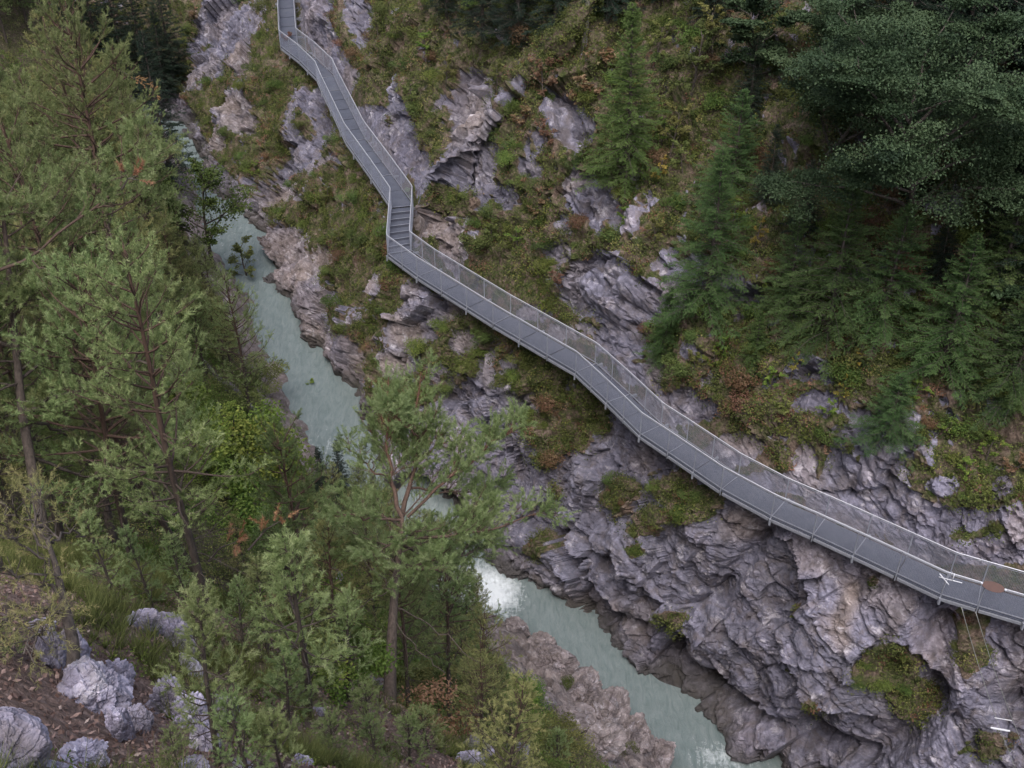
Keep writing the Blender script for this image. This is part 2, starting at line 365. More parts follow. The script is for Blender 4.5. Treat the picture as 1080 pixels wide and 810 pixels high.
# bare rock (+) and overgrown (-) patches, pink for the warm broken limestone: u, v, ru, rv, weight, pink
PATCH = [(348, 38, 17, 42, 1, 0), (380, 20, 9, 26, .9, 0), (366, 30, 7, 30, -.5, 0), (362, 82, 14, 16, .8, 0), (390, 125, 16, 14, .9, 0), (408, 165, 22, 26, 1, 0), (417, 98, 9, 32, 1, 0), (426, 140, 9, 24, 1, 0), (443, 180, 10, 24, 1, 0), (325, 20, 9, 26, .7, .3), (335, 60, 8, 14, .6, .6),
 (498, 115, 24, 40, 1, .6), (500, 165, 26, 34, 1, .15), (480, 192, 12, 14, .8, 0), (530, 205, 14, 12, .7, 0), (563, 180, 12, 8, .7, .2), (592, 118, 14, 16, .8, .1), (608, 140, 16, 18, .9, .1), (607, 195, 14, 12, .9, .6), (632, 216, 24, 18, 1, 0), (592, 235, 9, 9, .9, 0), (583, 265, 15, 13, 1, 0), (675, 238, 17, 12, 1, .3), (480, 258, 14, 24, .7, .8), (455, 235, 22, 16, .5, .9),
 (635, 300, 34, 26, 1.1, 0), (612, 305, 12, 26, 1, .3), (665, 325, 34, 22, 1.1, 0), (700, 318, 34, 14, 1, .1), (745, 292, 34, 18, 1, 0), (775, 318, 26, 20, .9, 0), (690, 385, 9, 26, .9, .7), (652, 362, 20, 16, 1, 0), (668, 395, 16, 12, .9, .1), (690, 428, 26, 12, 1, .3), (722, 430, 24, 16, 1, .15), (600, 350, 26, 10, .6, .5), (560, 330, 22, 8, .6, .4),
 (780, 470, 24, 12, 1, .5), (853, 388, 18, 13, 1, 0), (864, 425, 20, 10, .9, 0), (912, 452, 9, 18, 1, 0), (940, 468, 28, 26, 1.1, 0), (930, 505, 30, 26, 1.1, 0), (850, 492, 11, 24, 1, .1), (886, 500, 16, 26, 1, 0), (905, 530, 44, 22, 1.1, 0), (960, 545, 44, 22, 1.1, 0), (1000, 512, 16, 9, 1, 0), (1010, 548, 30, 12, .9, 0), (1040, 582, 46, 14, .9, .1), (1072, 552, 14, 20, 1, .6), (980, 585, 44, 16, .9, 0), (820, 510, 40, 12, .7, 0), (765, 480, 30, 12, .6, 0), (750, 430, 10, 8, .6, 0),
 (240, 28, 26, 28, .75, 0), (226, 68, 14, 16, .7, 0), (278, 20, 10, 22, .5, .2), (256, 64, 8, 20, .8, .8), (245, 112, 22, 11, .75, .8), (258, 132, 18, 11, .7, .8), (232, 150, 12, 11, .5, .6), (205, 40, 10, 20, .4, 0), (285, 60, 14, 24, -.5, 0), (290, 110, 18, 30, -.5, 0), (210, 120, 14, 20, -.5, 0), (205, 90, 14, 12, .4, .3), (318, 118, 6, 24, .9, .2), (338, 112, 10, 12, .8, 0), (322, 168, 24, 18, 1, 0), (345, 140, 12, 14, .7, 0), (300, 185, 16, 14, .8, 0), (290, 205, 26, 12, .6, .6),
 (304, 262, 20, 22, 1, .8), (316, 292, 18, 22, 1.1, .6), (332, 328, 16, 26, 1.1, .5), (350, 360, 15, 22, 1.1, .3), (374, 402, 15, 34, 1.2, .5), (385, 445, 16, 22, 1, .4), (340, 270, 10, 14, .5, .6),
 (406, 308, 12, 11, 1, .8), (430, 350, 12, 18, 1, .9), (444, 310, 10, 12, .9, .5), (452, 332, 14, 24, 1, .1), (476, 322, 10, 16, .9, .8), (418, 385, 18, 14, .8, .9), (512, 392, 10, 22, 1, .5), (536, 405, 8, 30, .9, .4), (500, 440, 40, 30, 1.05, 0), (505, 480, 42, 40, 1, 0), (556, 425, 14, 14, .6, .5), (460, 400, 16, 16, .4, .4), (485, 360, 14, 14, .5, .7),
 (655, 522, 22, 20, -1.2, 0), (692, 548, 22, 15, -1.1, 0), (690, 574, 10, 8, -1, 0), (738, 528, 40, 20, -1.2, 0), (705, 500, 22, 18, -.7, 0), (945, 692, 36, 32, -1.25, 0), (958, 742, 22, 24, -1.1, 0), (868, 738, 9, 20, -1.1, 0), (712, 652, 12, 12, -1.2, 0), (576, 574, 18, 14, -1.1, 0), (1006, 606, 46, 16, -.9, 0), (1028, 690, 20, 24, -.9, 0), (1025, 650, 24, 24, -.8, 0), (935, 615, 30, 18, -.6, 0), (600, 452, 30, 26, -.8, 0), (628, 420, 22, 18, -1, 0), (590, 520, 18, 14, -.5, 0), (860, 560, 20, 8, -.5, 0), (1040, 790, 40, 20, -.7, 0), (850, 640, 12, 8, -.6, 0), (840, 700, 8, 14, -.5, 0), (635, 600, 10, 10, -.4, 0), (783, 552, 16, 20, .5, .9), (672, 485, 18, 16, .2, .6), (900, 640, 10, 30, .3, .9)]
def patches(U, Vv):
    r = np.zeros(len(U)); pk = np.zeros(len(U))
    for (u, v, ru, rv, wt, p) in PATCH:
        m = (np.abs(U-u) < ru*2.2) & (np.abs(Vv-v) < rv*2.2)
        if not m.any(): continue
        q = ((U[m]-u)/ru)**2+((Vv[m]-v)/rv)**2; g = np.exp(-.75*q*q)
        r[m] = np.clip(r[m]+wt*g, -1.2, 1.3); pk[m] = np.maximum(pk[m], p*g)
    return r, pk
# default rockiness: the bare gorge wall below the walkway on the right, overgrown elsewhere
lowright = sstep(560, 640, U_+.25*(V_-450))*bel_
lowright = np.maximum(lowright, bel_*sstep(.52, .3, tq)*sstep(430, 520, U_))
rk, pk = patches(U_, V_)
big = fbm(V*.35, 4, 3); mid_ = fbm(V*1.3, 4, 11); sml = fbm(V*4.0, 3, 23)
rockness = -.20+1.0*lowright+1.1*rk+.30*big+.50*mid_+.46*sml
foots = sstep(.16, .03, tq)*bel_
rockness = np.maximum(rockness, -.5+foots*1.6)
veg = 1-sstep(-.12, .18, rockness)
pink = np.clip(pk+.45*sstep(.05, .5, fbm(V*.4, 3, 41))+.25*foots, 0, 1)

# relief: big buttresses, fractured blocks, small chips
att = sstep(.0, 2.6, wd); att_s = sstep(.0, 1.0, wd)
rot = np.array([[.83, .31, .46], [-.47, .83, .30], [-.29, -.46, .84]])
Q0 = V@rot.T*np.array([1, 1, 1.15])
f1, e1 = facets(Q0*.27, 5); f2, e2 = facets(Q0*.70+.08*fbm(V*.8, 2, 7)[:, None], 9); f4, e4 = facets(Q0*4.6, 17)
f3, e3 = facets(Q0*1.9+.08*fbm(V*2.2, 2, 8)[:, None], 13)
roc = 1-veg
def beds(P, nrm, sp, seed, warp=.14):                          # parallel joints: a step per bed and the joint itself
    nrm = np.asarray(nrm, float); nrm /= np.linalg.norm(nrm); t = P@nrm/sp+warp*fbm(P*(.5/sp), 3, seed)
    k = np.floor(t); z = np.zeros(len(P), np.int64); f = t-k
    return _h01(_hash(k.astype(np.int64), z, z, seed+5))-.5, np.minimum(f, 1-f)*sp
b1, j1 = beds(V, (.55, -.25, .80), 1.5, 301); b2, j2 = beds(V, (.80, .50, -.35), 2.3, 303, .25); b3, j3 = beds(V, (.50, -.30, .85), .42, 305, .2)
disp = att*(.9*big+1.0*f1*(.6+.4*roc)) + att*f2*.42*(.3+.7*roc) + att_s*f3*.135*(.3+.7*roc) + att_s*f4*.06*roc + att*roc*(.26*b1+.55*b2)+att_s*roc*.05*b3 + att_s*sml*.05
disp -= att*roc*(.12*sstep(.10, 0, e2)+.22*sstep(.14, 0, j1)+.2*sstep(.16, 0, j2))+att_s*roc*.03*sstep(.05, 0, j3)+att_s*roc*.09*sstep(.12, 0, e3)
bil = 1-np.abs(vnoise(V*.95, 501)); bil2 = 1-np.abs(vnoise(V*2.1, 503))
disp += veg*att*(.36*bil+.18*bil2+.15*mid_)
disp -= (1-att_s)*.18
# named folds of the wall: creases and undercuts along lines (u, v) with depth in metres
def seg_px(pts):
    best = np.full(len(U_), 9e9)
    for (a, b) in zip(pts[:-1], pts[1:]):
        a = np.array(a, float); b = np.array(b, float); ab = b-a
        t = np.clip(((U_-a[0])*ab[0]+(V_-a[1])*ab[1])/(ab@ab), 0, 1)
        best = np.minimum(best, np.hypot(U_-a[0]-t*ab[0], V_-a[1]-t*ab[1]))
    return best
for pts, wpx, dep in [([(805, 555), (772, 605), (748, 640), (700, 690)], 12, .75), ([(700, 705), (760, 742), (830, 772), (900, 802)], 11, 1.5), ([(985, 632), (1000, 700), (960, 775), (900, 800)], 16, 1.0), ([(1085, 735), (1070, 750)], 20, 2.2), ([(640, 430), (600, 470), (580, 530)], 16, .7), ([(470, 420), (500, 450), (545, 520)], 14, .9), ([(985, 660), (1040, 640)], 14, .8), ([(880, 480), (900, 520), (950, 560)], 6, .5), ([(640, 300), (700, 345)], 5, .4), ([(400, 60), (430, 200)], 6, .5), ([(735, 640), (690, 665), (640, 650)], 7, .5), ([(610, 560), (650, 610), (690, 640)], 7, .45)]:
    disp -= att*dep*np.exp(-(seg_px(pts)/wpx)**2)*(np.abs(D_) < 90)*np.where(V_ > 560, bel_, 1)
for (u, v, ru, rv, am) in [(680, 600, 70, 60, .5), (880, 690, 110, 70, .6), (720, 560, 50, 30, .4), (930, 490, 40, 30, .5), (640, 310, 40, 30, .5)]:
    disp += att*am*np.exp(-((U_-u)/ru)**2-((V_-v)/rv)**2)
V = V+n0*disp[:, None]
# never closer to the walkway than the deck edge
zone = (wd < 3.2)
wetm = sstep(.9, .1, V[:, 2]-np.repeat(foot[:, 2], NTT))
def grid_quads(nu, nv):
    i = np.arange(nu-1)[:, None]*nv; j = np.arange(nv-1)[None, :]
    return np.stack([i+j, i+j+1, i+nv+j+1, i+nv+j], -1).reshape(-1, 4)
CLIFF_V = V; CLIFF_VEG = veg; CLIFF_Q = grid_quads(NS, NTT)
me = raw_mesh('cliff', V, CLIFF_Q, None, M_ROCK, False, {'veg': veg, 'pink': pink, 'wet': wetm*.8, 'bed': np.clip(.5+.55*b1+.35*b2+.25*f1+.2*f2, 0, 1), 'litter': sstep(.25, .6, fbm(V*.6, 3, 77))*.8})
cliff = link('cliff', me); cliff['kind'] = 'structure'
E1 = V.reshape(NS, NTT, 3)
cn = np.cross(np.gradient(E1, axis=1), np.gradient(E1, axis=0)); cn /= np.linalg.norm(cn, axis=2)[:, :, None]+1e-9
if cn[NS//2, NTT-100, 2] < 0: cn = -cn
CLIFF_N = cn.reshape(-1, 3)

# ------------------------------------------------------------------ left bank: heights through surveyed points
ctrl = [at_s(*a) for a in [(20, 800, 7.4), (100, 745, 9.4), (75, 690, 10.4), (200, 765, 11), (130, 655, 12.6), (180, 650, 15), (222, 700, 14), (300, 802, 9.6), (330, 748, 15), (235, 650, 19), (410, 742, 26), (480, 772, 24.5), (400, 806, 15), (520, 795, 27), (570, 745, 36), (60, 590, 17), (100, 500, 30), (150, 400, 41), (240, 412, 49), (30, 230, 50), (100, 225, 57), (0, 100, 62), (120, 165, 66), (-100, 400, 33), (-200, 600, 15), (300, 520, 40), (330, 620, 33), (640, 800, 37)]]
ctrl += [np.array(p, float)+np.array([0, 0, CZ]) for p in [(0, -1, -1.7), (4, -1, -2.5), (-5, -2, -.6), (0, -12, 4), (-15, -6, 3), (-30, 5, 1), (-45, 30, 0), (-45, 55, -6), (-60, 90, 2), (-38, 75, -14), (14, 8, -22), (20, -6, -16), (9, 17, -30), (14, 20, -36), (30, 10, -36), (-70, 20, 8), (-70, 60, 6), (3, 2.5, -7)]]
for k in range(1, len(LE)): ctrl.append(LE[k]+np.array([0, 0, -.15]))
for k in range(0, len(RE)-1): ctrl.append((RE[k])+np.array([0, 0, -2.5]))
ctrl = np.array(ctrl)
def tps_fit(P, lam=.35):
    n = len(P); d = np.linalg.norm(P[:, None, :2]-P[None, :, :2], axis=2); K = np.where(d > 0, d*d*np.log(d+1e-12), 0)
    A = np.zeros((n+3, n+3)); A[:n, :n] = K+np.eye(n)*lam; A[:n, n] = 1; A[:n, n+1:] = P[:, :2]; A[n, :n] = 1; A[n+1:, :n] = P[:, :2].T
    return np.linalg.solve(A, np.r_[P[:, 2], 0, 0, 0])
TW = tps_fit(ctrl)
def ground_z(X, Y):
    X = np.atleast_1d(np.asarray(X, float)); Y = np.atleast_1d(np.asarray(Y, float)); out = np.zeros(len(X))
    for a in range(0, len(X), 40000):
        x = X[a:a+40000]; y = Y[a:a+40000]
        d = np.hypot(x[:, None]-ctrl[None, :, 0], y[:, None]-ctrl[None, :, 1])
        out[a:a+40000] = np.where(d > 0, d*d*np.log(d+1e-12), 0)@TW[:len(ctrl)]+TW[-3]+TW[-2]*x+TW[-1]*y
    return out
RC = resample((resample(RE, 200)+resample(LE, 200))/2, 200)     # river centre line
def side(X, Y):                                                 # signed plan distance to the river centre, + on the cliff side
    P = np.stack([X, Y], 1); best = np.full(len(P), 9e9); sg = np.zeros(len(P))
    C = RC[::4]
    for a, b in zip(C[:-1, :2], C[1:, :2]):
        ab = b-a; t = np.clip(((P-a)@ab)/(ab@ab), 0, 1); q = P-(a+t[:, None]*ab); d = np.linalg.norm(q, axis=1)
        m = d < best; best[m] = d[m]; sg[m] = np.sign(-(ab[0]*q[m, 1]-ab[1]*q[m, 0]))
    return best*sg
# polar-ish grid: fine near the eye, coarse far away
NR, NA = 760, 620
rr = 1.2*np.exp(np.linspace(0, math.log(130/1.2), NR)); aa = np.linspace(R(-115), R(75), NA)
X = (rr[:, None]*np.sin(aa)[None, :]).ravel(); Y = (rr[:, None]*np.cos(aa)[None, :]).ravel()
# shift the fan's hub behind the eye so that the near slope is covered too
Y = Y-1.5
Z = ground_z(X, Y); sd = side(X, Y)
P0 = np.stack([X, Y, Z], 1); dist = np.hypot(X, Y)
amp = sstep(1.0, 9, dist)
rk2 = fbm(P0*.22, 3, 51); Ug, Vg, Dg = project(P0)
bankrock = sstep(-8.5, -4.6, sd)*sstep(480, 540, Ug)*(Dg > 5)*(Ug < 800)      # pale rock shelf beside the lower pool
edge_ = sstep(-3.6, -2.4, sd)
rockn = -.35+.7*rk2+1.3*bankrock+.8*edge_+.25*fbm(P0*1.1, 3, 57)-.9*(dist < 16)*1.0
vg_ = 1-sstep(-.1, .15, rockn)
fg1, fe1 = facets(P0@rot.T*.8, 61); fg2, fe2 = facets(P0@rot.T*2.4, 67)
Z = Z+amp*(.35*fbm(P0*.45, 3, 71)+.10*fbm(P0*1.8, 3, 73))+(1-vg_)*(fg1*.45+fg2*.2)+vg_*.05*fbm(P0*5, 2, 79)*sstep(1, 4, dist)
P0[:, 2] = Z
Qg = grid_quads(NR, NA); keep = (sd[Qg].max(1) < 1.2)
Qg = Qg[keep][:, ::-1]
near = sstep(26, 13, dist)
me = raw_mesh('left_bank', P0, Qg, None, M_ROCK, True, {'bed': np.clip(.5+.3*fg1, 0, 1), 'veg': vg_, 'pink': np.clip(.45+.6*bankrock+.3*rk2+.4*edge_, 0, 1), 'wet': sstep(.7, .05, Z-ground_z(X, Y)*0-np.interp(Y, RC[:, 1], RC[:, 2]))*edge_*.2, 'litter': np.clip(near*.95+.35, 0, 1)})
bank = link('hillside', me); bank['kind'] = 'structure'
BANK_P = P0; BANK_VEG = vg_; BANK_SD = sd; BANK_D = dist

def ground_pt(x, y):
    x = np.atleast_1d(float(x)); y = np.atleast_1d(float(y)); p = np.stack([x, y, ground_z(x, y)], 1)
    d = np.hypot(x, y)
    z = p[:, 2]+sstep(1.0, 9, d)*(.35*fbm(p*.45, 3, 71)+.10*fbm(p*1.8, 3, 73))
    return float(z[0])

# ------------------------------------------------------------------ river
NL, NC = 700, 46
Rl = resample(RE, 400, 6); Ll = resample(LE, 400, 6)
# pair both edges by station along the centre line
arcR = np.linspace(0, 1, NL)
Rr = resample(Rl, NL); Lr = resample(Ll, NL)
off = (Rr-Lr); 
cc = np.linspace(-.35, 1.35, NC)
W = Lr[:, None, :]+off[:, None, :]*cc[None, :, None]
zc = (Rr[:, 2]+Lr[:, 2])/2
zc = np.minimum.accumulate(zc[::-1])[::-1]; zc[:] = zc
W[:, :, 2] = zc[:, None]
Wf = W.reshape(-1, 3); uw, vw, dw = project(Wf)
fall = .9*np.exp(-((uw-522)/30)**2-((vw-628)/26)**2)+.55*np.exp(-((uw-480)/40)**2-((vw-612)/26)**2)
rap = .42*np.exp(-((uw-350)/34)**2-((vw-470)/26)**2)+.30*np.exp(-((uw-245)/40)**2-((vw-262)/40)**2)+.62*np.exp(-((uw-765)/60)**2-((vw-800)/22)**2)+.25*np.exp(-((uw-215)/25)**2-((vw-205)/22)**2)
wn = fbm(Wf*np.array([1.2, 1.2, 1]), 4, 91); wn2 = fbm(Wf*3.2, 3, 95)
Wf[:, 2] += .06*wn+.03*wn2+(fall+.5*rap)*(.16*np.abs(wn2)+.14*wn)
foam = np.clip(fall*1.1+rap*.75+.10*wn, 0, 1.2)
m, nt, b = nmat('glacial_water'); P = pos(nt)
fo = attr(nt, 'foam'); 
mpw = N(nt, 'ShaderNodeMapping'); mpw.inputs['Rotation'].default_value = (0, 0, R(38)); mpw.inputs['Scale'].default_value = (1.6, .45, 1)
nt.links.new(P, mpw.inputs['Vector'])
s1 = noise(nt, mpw.outputs[0], 2.6, 6, .68, dist=.8); s2 = noise(nt, P, 7, 5, .7)
fm = math_(nt, 'ADD', fo, math_(nt, 'MULTIPLY', math_(nt, 'ADD', math_(nt, 'SUBTRACT', s1, .5), math_(nt, 'SUBTRACT', s2, .5)), .9))
fm = ramp(nt, fm, [(.32, 0.0), (.6, .45), (1.05, 1.0)])
wc = ramp(nt, s1, [(.3, (.118, .152, .152)), (.7, (.19, .222, .225))])
c = mix(nt, fm, wc, (.62, .66, .69)); nt.links.new(c, b.inputs['Base Color'])
nt.links.new(math_(nt, 'ADD', math_(nt, 'MULTIPLY', fm, .5), .22), b.inputs['Roughness']); b.inputs['IOR'].default_value = 1.33
bp = N(nt, 'ShaderNodeBump', Strength=.6, Distance=.12); nt.links.new(math_(nt, 'ADD', s1, math_(nt, 'MULTIPLY', s2, .35)), bp.inputs['Height']); nt.links.new(bp.outputs[0], b.inputs['Normal'])
riv = link('river', raw_mesh('river', Wf, grid_quads(NL, NC), None, m, True, {'foam': foam})); riv['kind'] = 'structure'
# ================================================================== THE WALKWAY
def grating_material():
    m, nt, b = nmat('steel_grating'); tc = nt.nodes.new('ShaderNodeTexCoord'); P = pos(nt)
    n1 = noise(nt, P, 1.6, 6, .75); 
    wv = N(nt, 'ShaderNodeTexVoronoi', Scale=22.0, feature='DISTANCE_TO_EDGE'); nt.links.new(P, wv.inputs['Vector'])
    c = ramp(nt, n1, [(.3, (.030, .036, .058)), (.5, (.056, .065, .098)), (.72, (.095, .10, .124))])
    g = ramp(nt, wv.outputs['Distance'], [(.12, 1.0), (.3, 0.0)])
    c = mix(nt, math_(nt, 'MULTIPLY', g, .45), c, (.13, .135, .16))
    nt.links.new(c, b.inputs['Base Color']); b.inputs['Roughness'].default_value = .6; b.inputs['Metallic'].default_value = .25
    return m
M_GRATE = grating_material()
walkway = empty('elevated_walkway', WO[6])
tag(walkway, 'long zigzag galvanised steel walkway with mesh railings bolted along the cliff above the river', 'walkway')
W0 = np.array(WO[6])
def lo(P): return np.asarray(P, float)-W0
RAILH = 1.1
# stations along the walkway
seglen = np.linalg.norm(np.diff(WO, axis=0), axis=1)
STAIR = {15}                                            # segments built as steps
rail_posts = {'o': [], 'i': []}
for k in range(len(WO)-1):
    a, b = WO[k], WO[k+1]; ai, bi = WI[k], WI[k+1]
    n = max(1, int(round(seglen[k]/1.55)))
    for j in range(n):
        f = j/n
        rail_posts['o'].append(a+(b-a)*f); rail_posts['i'].append(ai+(bi-ai)*f)
    d = (b-a)/seglen[k]; h2 = np.array([0, 0, 1.0])
    if k in STAIR:
        mb = MB(); ns = max(4, int(seglen[k]/.45)); mb2 = MB()
        for j in range(ns):
            f0, f1 = (j-.02)/ns, (j+1)/ns
            z = a[2]+(b[2]-a[2])*(j+.5)/ns
            q = [a+(b-a)*f0, ai+(bi-ai)*f0, ai+(bi-ai)*f1, a+(b-a)*f1]
            Vv = [np.r_[p[:2], z] for p in q]+[np.r_[p[:2], z-.22] for p in q]
            mb.add(lo(Vv), [(0, 3, 2, 1), (4, 5, 6, 7), (0, 1, 5, 4), (1, 2, 6, 5), (2, 3, 7, 6), (3, 0, 4, 7)])
            mb2.bar(lo(np.r_[q[0][:2], z+.012]), lo(np.r_[q[1][:2], z+.012]), .03, .02)
        st = mb.build('stair_flight', M_GRATE, walkway); mb2.build('stair_nosing', M_STEEL, st)
    else:
        mb = MB(); npan = max(1, int(round(seglen[k]/1.55))); mbj = MB()
        for j in range(npan):
            f0, f1 = j/npan+.006, (j+1)/npan-.006
            q = [a+(b-a)*f0, ai+(bi-ai)*f0, ai+(bi-ai)*f1, a+(b-a)*f1]
            Vv = q+[p-np.array([0, 0, .04]) for p in q]
            mb.add(lo(Vv), [(0, 3, 2, 1), (4, 5, 6, 7), (0, 1, 5, 4), (1, 2, 6, 5), (2, 3, 7, 6), (3, 0, 4, 7)])
            u0 = np.array([0, 0, .006])
            mbj.bar(lo(q[0]+u0), lo(q[1]+u0), .03, .012) if j == 0 else None
        dk = mb.build('deck_panel', M_GRATE, walkway); mbj.build('joint_strip', M_STEEL, dk)
rail_posts['o'].append(WO[-1]); rail_posts['i'].append(WI[-1])
for sd_, poly in (('o', WO), ('i', WI)):
    mb = MB(); sgn = -1 if sd_ == 'o' else 1
    sh = np.array([0, 0, -.12])
    for k in range(len(poly)-1):
        a, b = poly[k]+sh, poly[k+1]+sh; L = np.linalg.norm(b-a); n = max(1, int(round(L/1.55)))
        for j in range(n):
            mb.bar(lo(a+(b-a)*(j+.04)/n), lo(a+(b-a)*(j+.96)/n), .06, .11)
    mb.build('side_beam', M_STEEL, walkway)
    rl = MB()
    top = poly+np.array([0, 0, RAILH]); 
    rl.tube(lo(resample(top, 400)), .019, 6); rail = rl.build('railing', M_RAIL, walkway, True)
    kb = MB()
    for hh, wd_ in ((.10, .03), (RAILH-.07, .02)):
        for k in range(len(poly)-1): kb.bar(lo(poly[k]+np.array([0, 0, hh])), lo(poly[k+1]+np.array([0, 0, hh])), wd_, wd_)
    kb.build('mesh_frame', M_STEEL, rail)
    for p in rail_posts[sd_]:
        pb = MB(); pb.bar(lo(p+np.array([0, 0, -.24])), lo(p+np.array([0, 0, RAILH])), .035, .035, (1, 0, 0)); pb.build('post', M_STEEL, rail)
    # woven wire: upright and level wires between the posts
    wm = MB()
    for k in range(len(poly)-1):
        a, b = poly[k], poly[k+1]; L = np.linalg.norm(b-a); n = int(L/.045)
        f = (np.arange(n)+.5)/n
        base = a[None]+(b-a)[None]*f[:, None]; dd = (b-a)/L*.0022
        lowp = base+np.array([0, 0, .11]); hip = base+np.array([0, 0, RAILH-.08])
        Vv = np.stack([lowp-dd, lowp+dd, hip+dd, hip-dd], 1).reshape(-1, 3)
        nx = np.cross((b-a)/L, (0, 0, 1))*.0022
        V2 = np.stack([lowp-nx, lowp+nx, hip+nx, hip-nx], 1).reshape(-1, 3)
        qd = np.arange(n*4).reshape(-1, 4)
        wm.add(lo(Vv), qd); wm.add(lo(V2), qd)
        for hh in np.arange(.15, RAILH-.09, .045): wm.bar(lo(a+np.array([0, 0, hh])), lo(b+np.array([0, 0, hh])), .0044, .0044)
    wm.build('wire_mesh', M_WIRE, rail)
# brackets into the rock: a cross beam with a diagonal strut below each second post
for k, (po, pi_) in enumerate(zip(rail_posts['o'], rail_posts['i'])):
    if k % 2: continue
    mb = MB(); inn = pi_-po; inn[2] = 0; inn /= np.linalg.norm(inn); dz = np.array([0, 0, 1.0])
    mb.bar(lo(po-dz*.16), lo(pi_+inn*.4-dz*.16), .09, .12)
    mb.bar(lo(po+inn*.15-dz*.2), lo(pi_+inn*.5-dz*1.25), .07, .07)
    mb.bar(lo(po-inn*.05-dz*.30), lo(po-inn*.05-dz*.02), .10, .06)
    mb.build('support_bracket', M_STEEL, walkway)

# oval plaque and latch bracket on the near handrail, cable rig below
def on_rail(u, v):                                              # nearest point of the outer handrail
    best = None
    T = resample(WO+np.array([0, 0, RAILH]), 3000); uu, vv, _ = project(T)
    k = int(np.argmin((uu-u)**2+(vv-v)**2)); k2 = min(k+5, len(T)-1); d = T[k2]-T[k-5]; return T[k], d/np.linalg.norm(d)
M_RUST = metal_material('painted_plate', (.075, .026, .02), .55, 0.0, .4)
p, d = on_rail(1048, 618); out = np.cross((0, 0, 1), d); out /= np.linalg.norm(out)
if out@np.array([0, -1, 0]) < 0: out = -out
pl = empty('plaque', p)
tag(pl, 'small red brown oval plaque fixed to the near handrail of the walkway', 'plaque')
mb = MB(); n = 28; th = np.arange(n)/n*2*math.pi
tiltu = np.array([0, 0, 1.0])*.8-out*-.6*-1
for dz, in ((0,),): pass
tiltu = np.array([0, 0, .78])-out*.62; tiltu /= np.linalg.norm(tiltu); nrm = np.cross(d, tiltu)
ring = np.cos(th)[:, None]*d*.34+np.sin(th)[:, None]*tiltu*.16+out*.05
nf = nrm/np.linalg.norm(nrm)*.012
Vv = np.vstack([ring+nf, ring-nf, [out*.05+nf], [out*.05-nf]])
mb.add(Vv, [(k, (k+1) % n, n+(k+1) % n, n+k) for k in range(n)], [(2*n, k, (k+1) % n) for k in range(n)]+[(2*n+1, n+(k+1) % n, n+k) for k in range(n)])
mb.build('plate', M_RUST, pl)
for s in (-1, 1):
    mb = MB(); mb.tube([d*s*.36-np.array([0, 0, .03]), d*s*.36+out*.06+np.array([0, 0, .03])], .045, 8); mb.build('clamp', M_RAIL, pl, True)
p, d = on_rail(1006, 606)
M_WHITE = metal_material('white_painted_steel', (.75, .76, .82), .45, .1, .1)
la = empty('hanging_bracket', p); tag(la, 'white angled metal bracket hooked on the near handrail left of the oval plaque', 'bracket')
mb = MB(); z1 = np.array([0, 0, 1.0])
mb.tube([z1*.03, out*.05-z1*.02, out*.05-z1*.22], .02, 6)
mb.tube([out*.05-z1*.22+d*-.3, out*.05-z1*.22+d*.42-z1*.04], .014, 6)
mb.build('hook', M_WHITE, la, True)
mb = MB(); mb.bar(out*.05-z1*.12+d*.42, out*.05-z1*.46+d*.06, .03, .02); mb.build('arm', M_WHITE, la)
# cable rig
M_CABLE = metal_material('cable', (.30, .31, .30), .5, .5)
top1, top2 = at_s(1014, 640, 35.5), at_s(1029, 645, 35.4)
bot1, bot2 = at_s(1080, 832, 36.5), at_s(1098, 829, 36.6)
rg = empty('cable_ladder', top1); tag(rg, 'two thin steel cables hanging below the walkway with white crossbars between them', 'cable')
def sag(a, b, s=.25):
    t = np.linspace(0, 1, 24)[:, None]; q = a+(b-a)*t; q[:, 2] -= (s*4*t*(1-t))[:, 0]; return q
for a, b in ((top1, bot1), (top2, bot2)):
    mb = MB(); mb.tube(sag(a, b)-top1, .011, 5); mb.build('cable', M_CABLE, rg, True)
for (u0, v0, u1, v1, w_) in ((1045, 767.5, 1065, 771, .05), (1049, 757, 1067, 760, .02)):
    mb = MB(); mb.bar(at_s(u0, v0, 36)-top1, at_s(u1, v1, 36.1)-top1, w_, w_*.7); mb.build('crossbar', M_WHITE, rg)
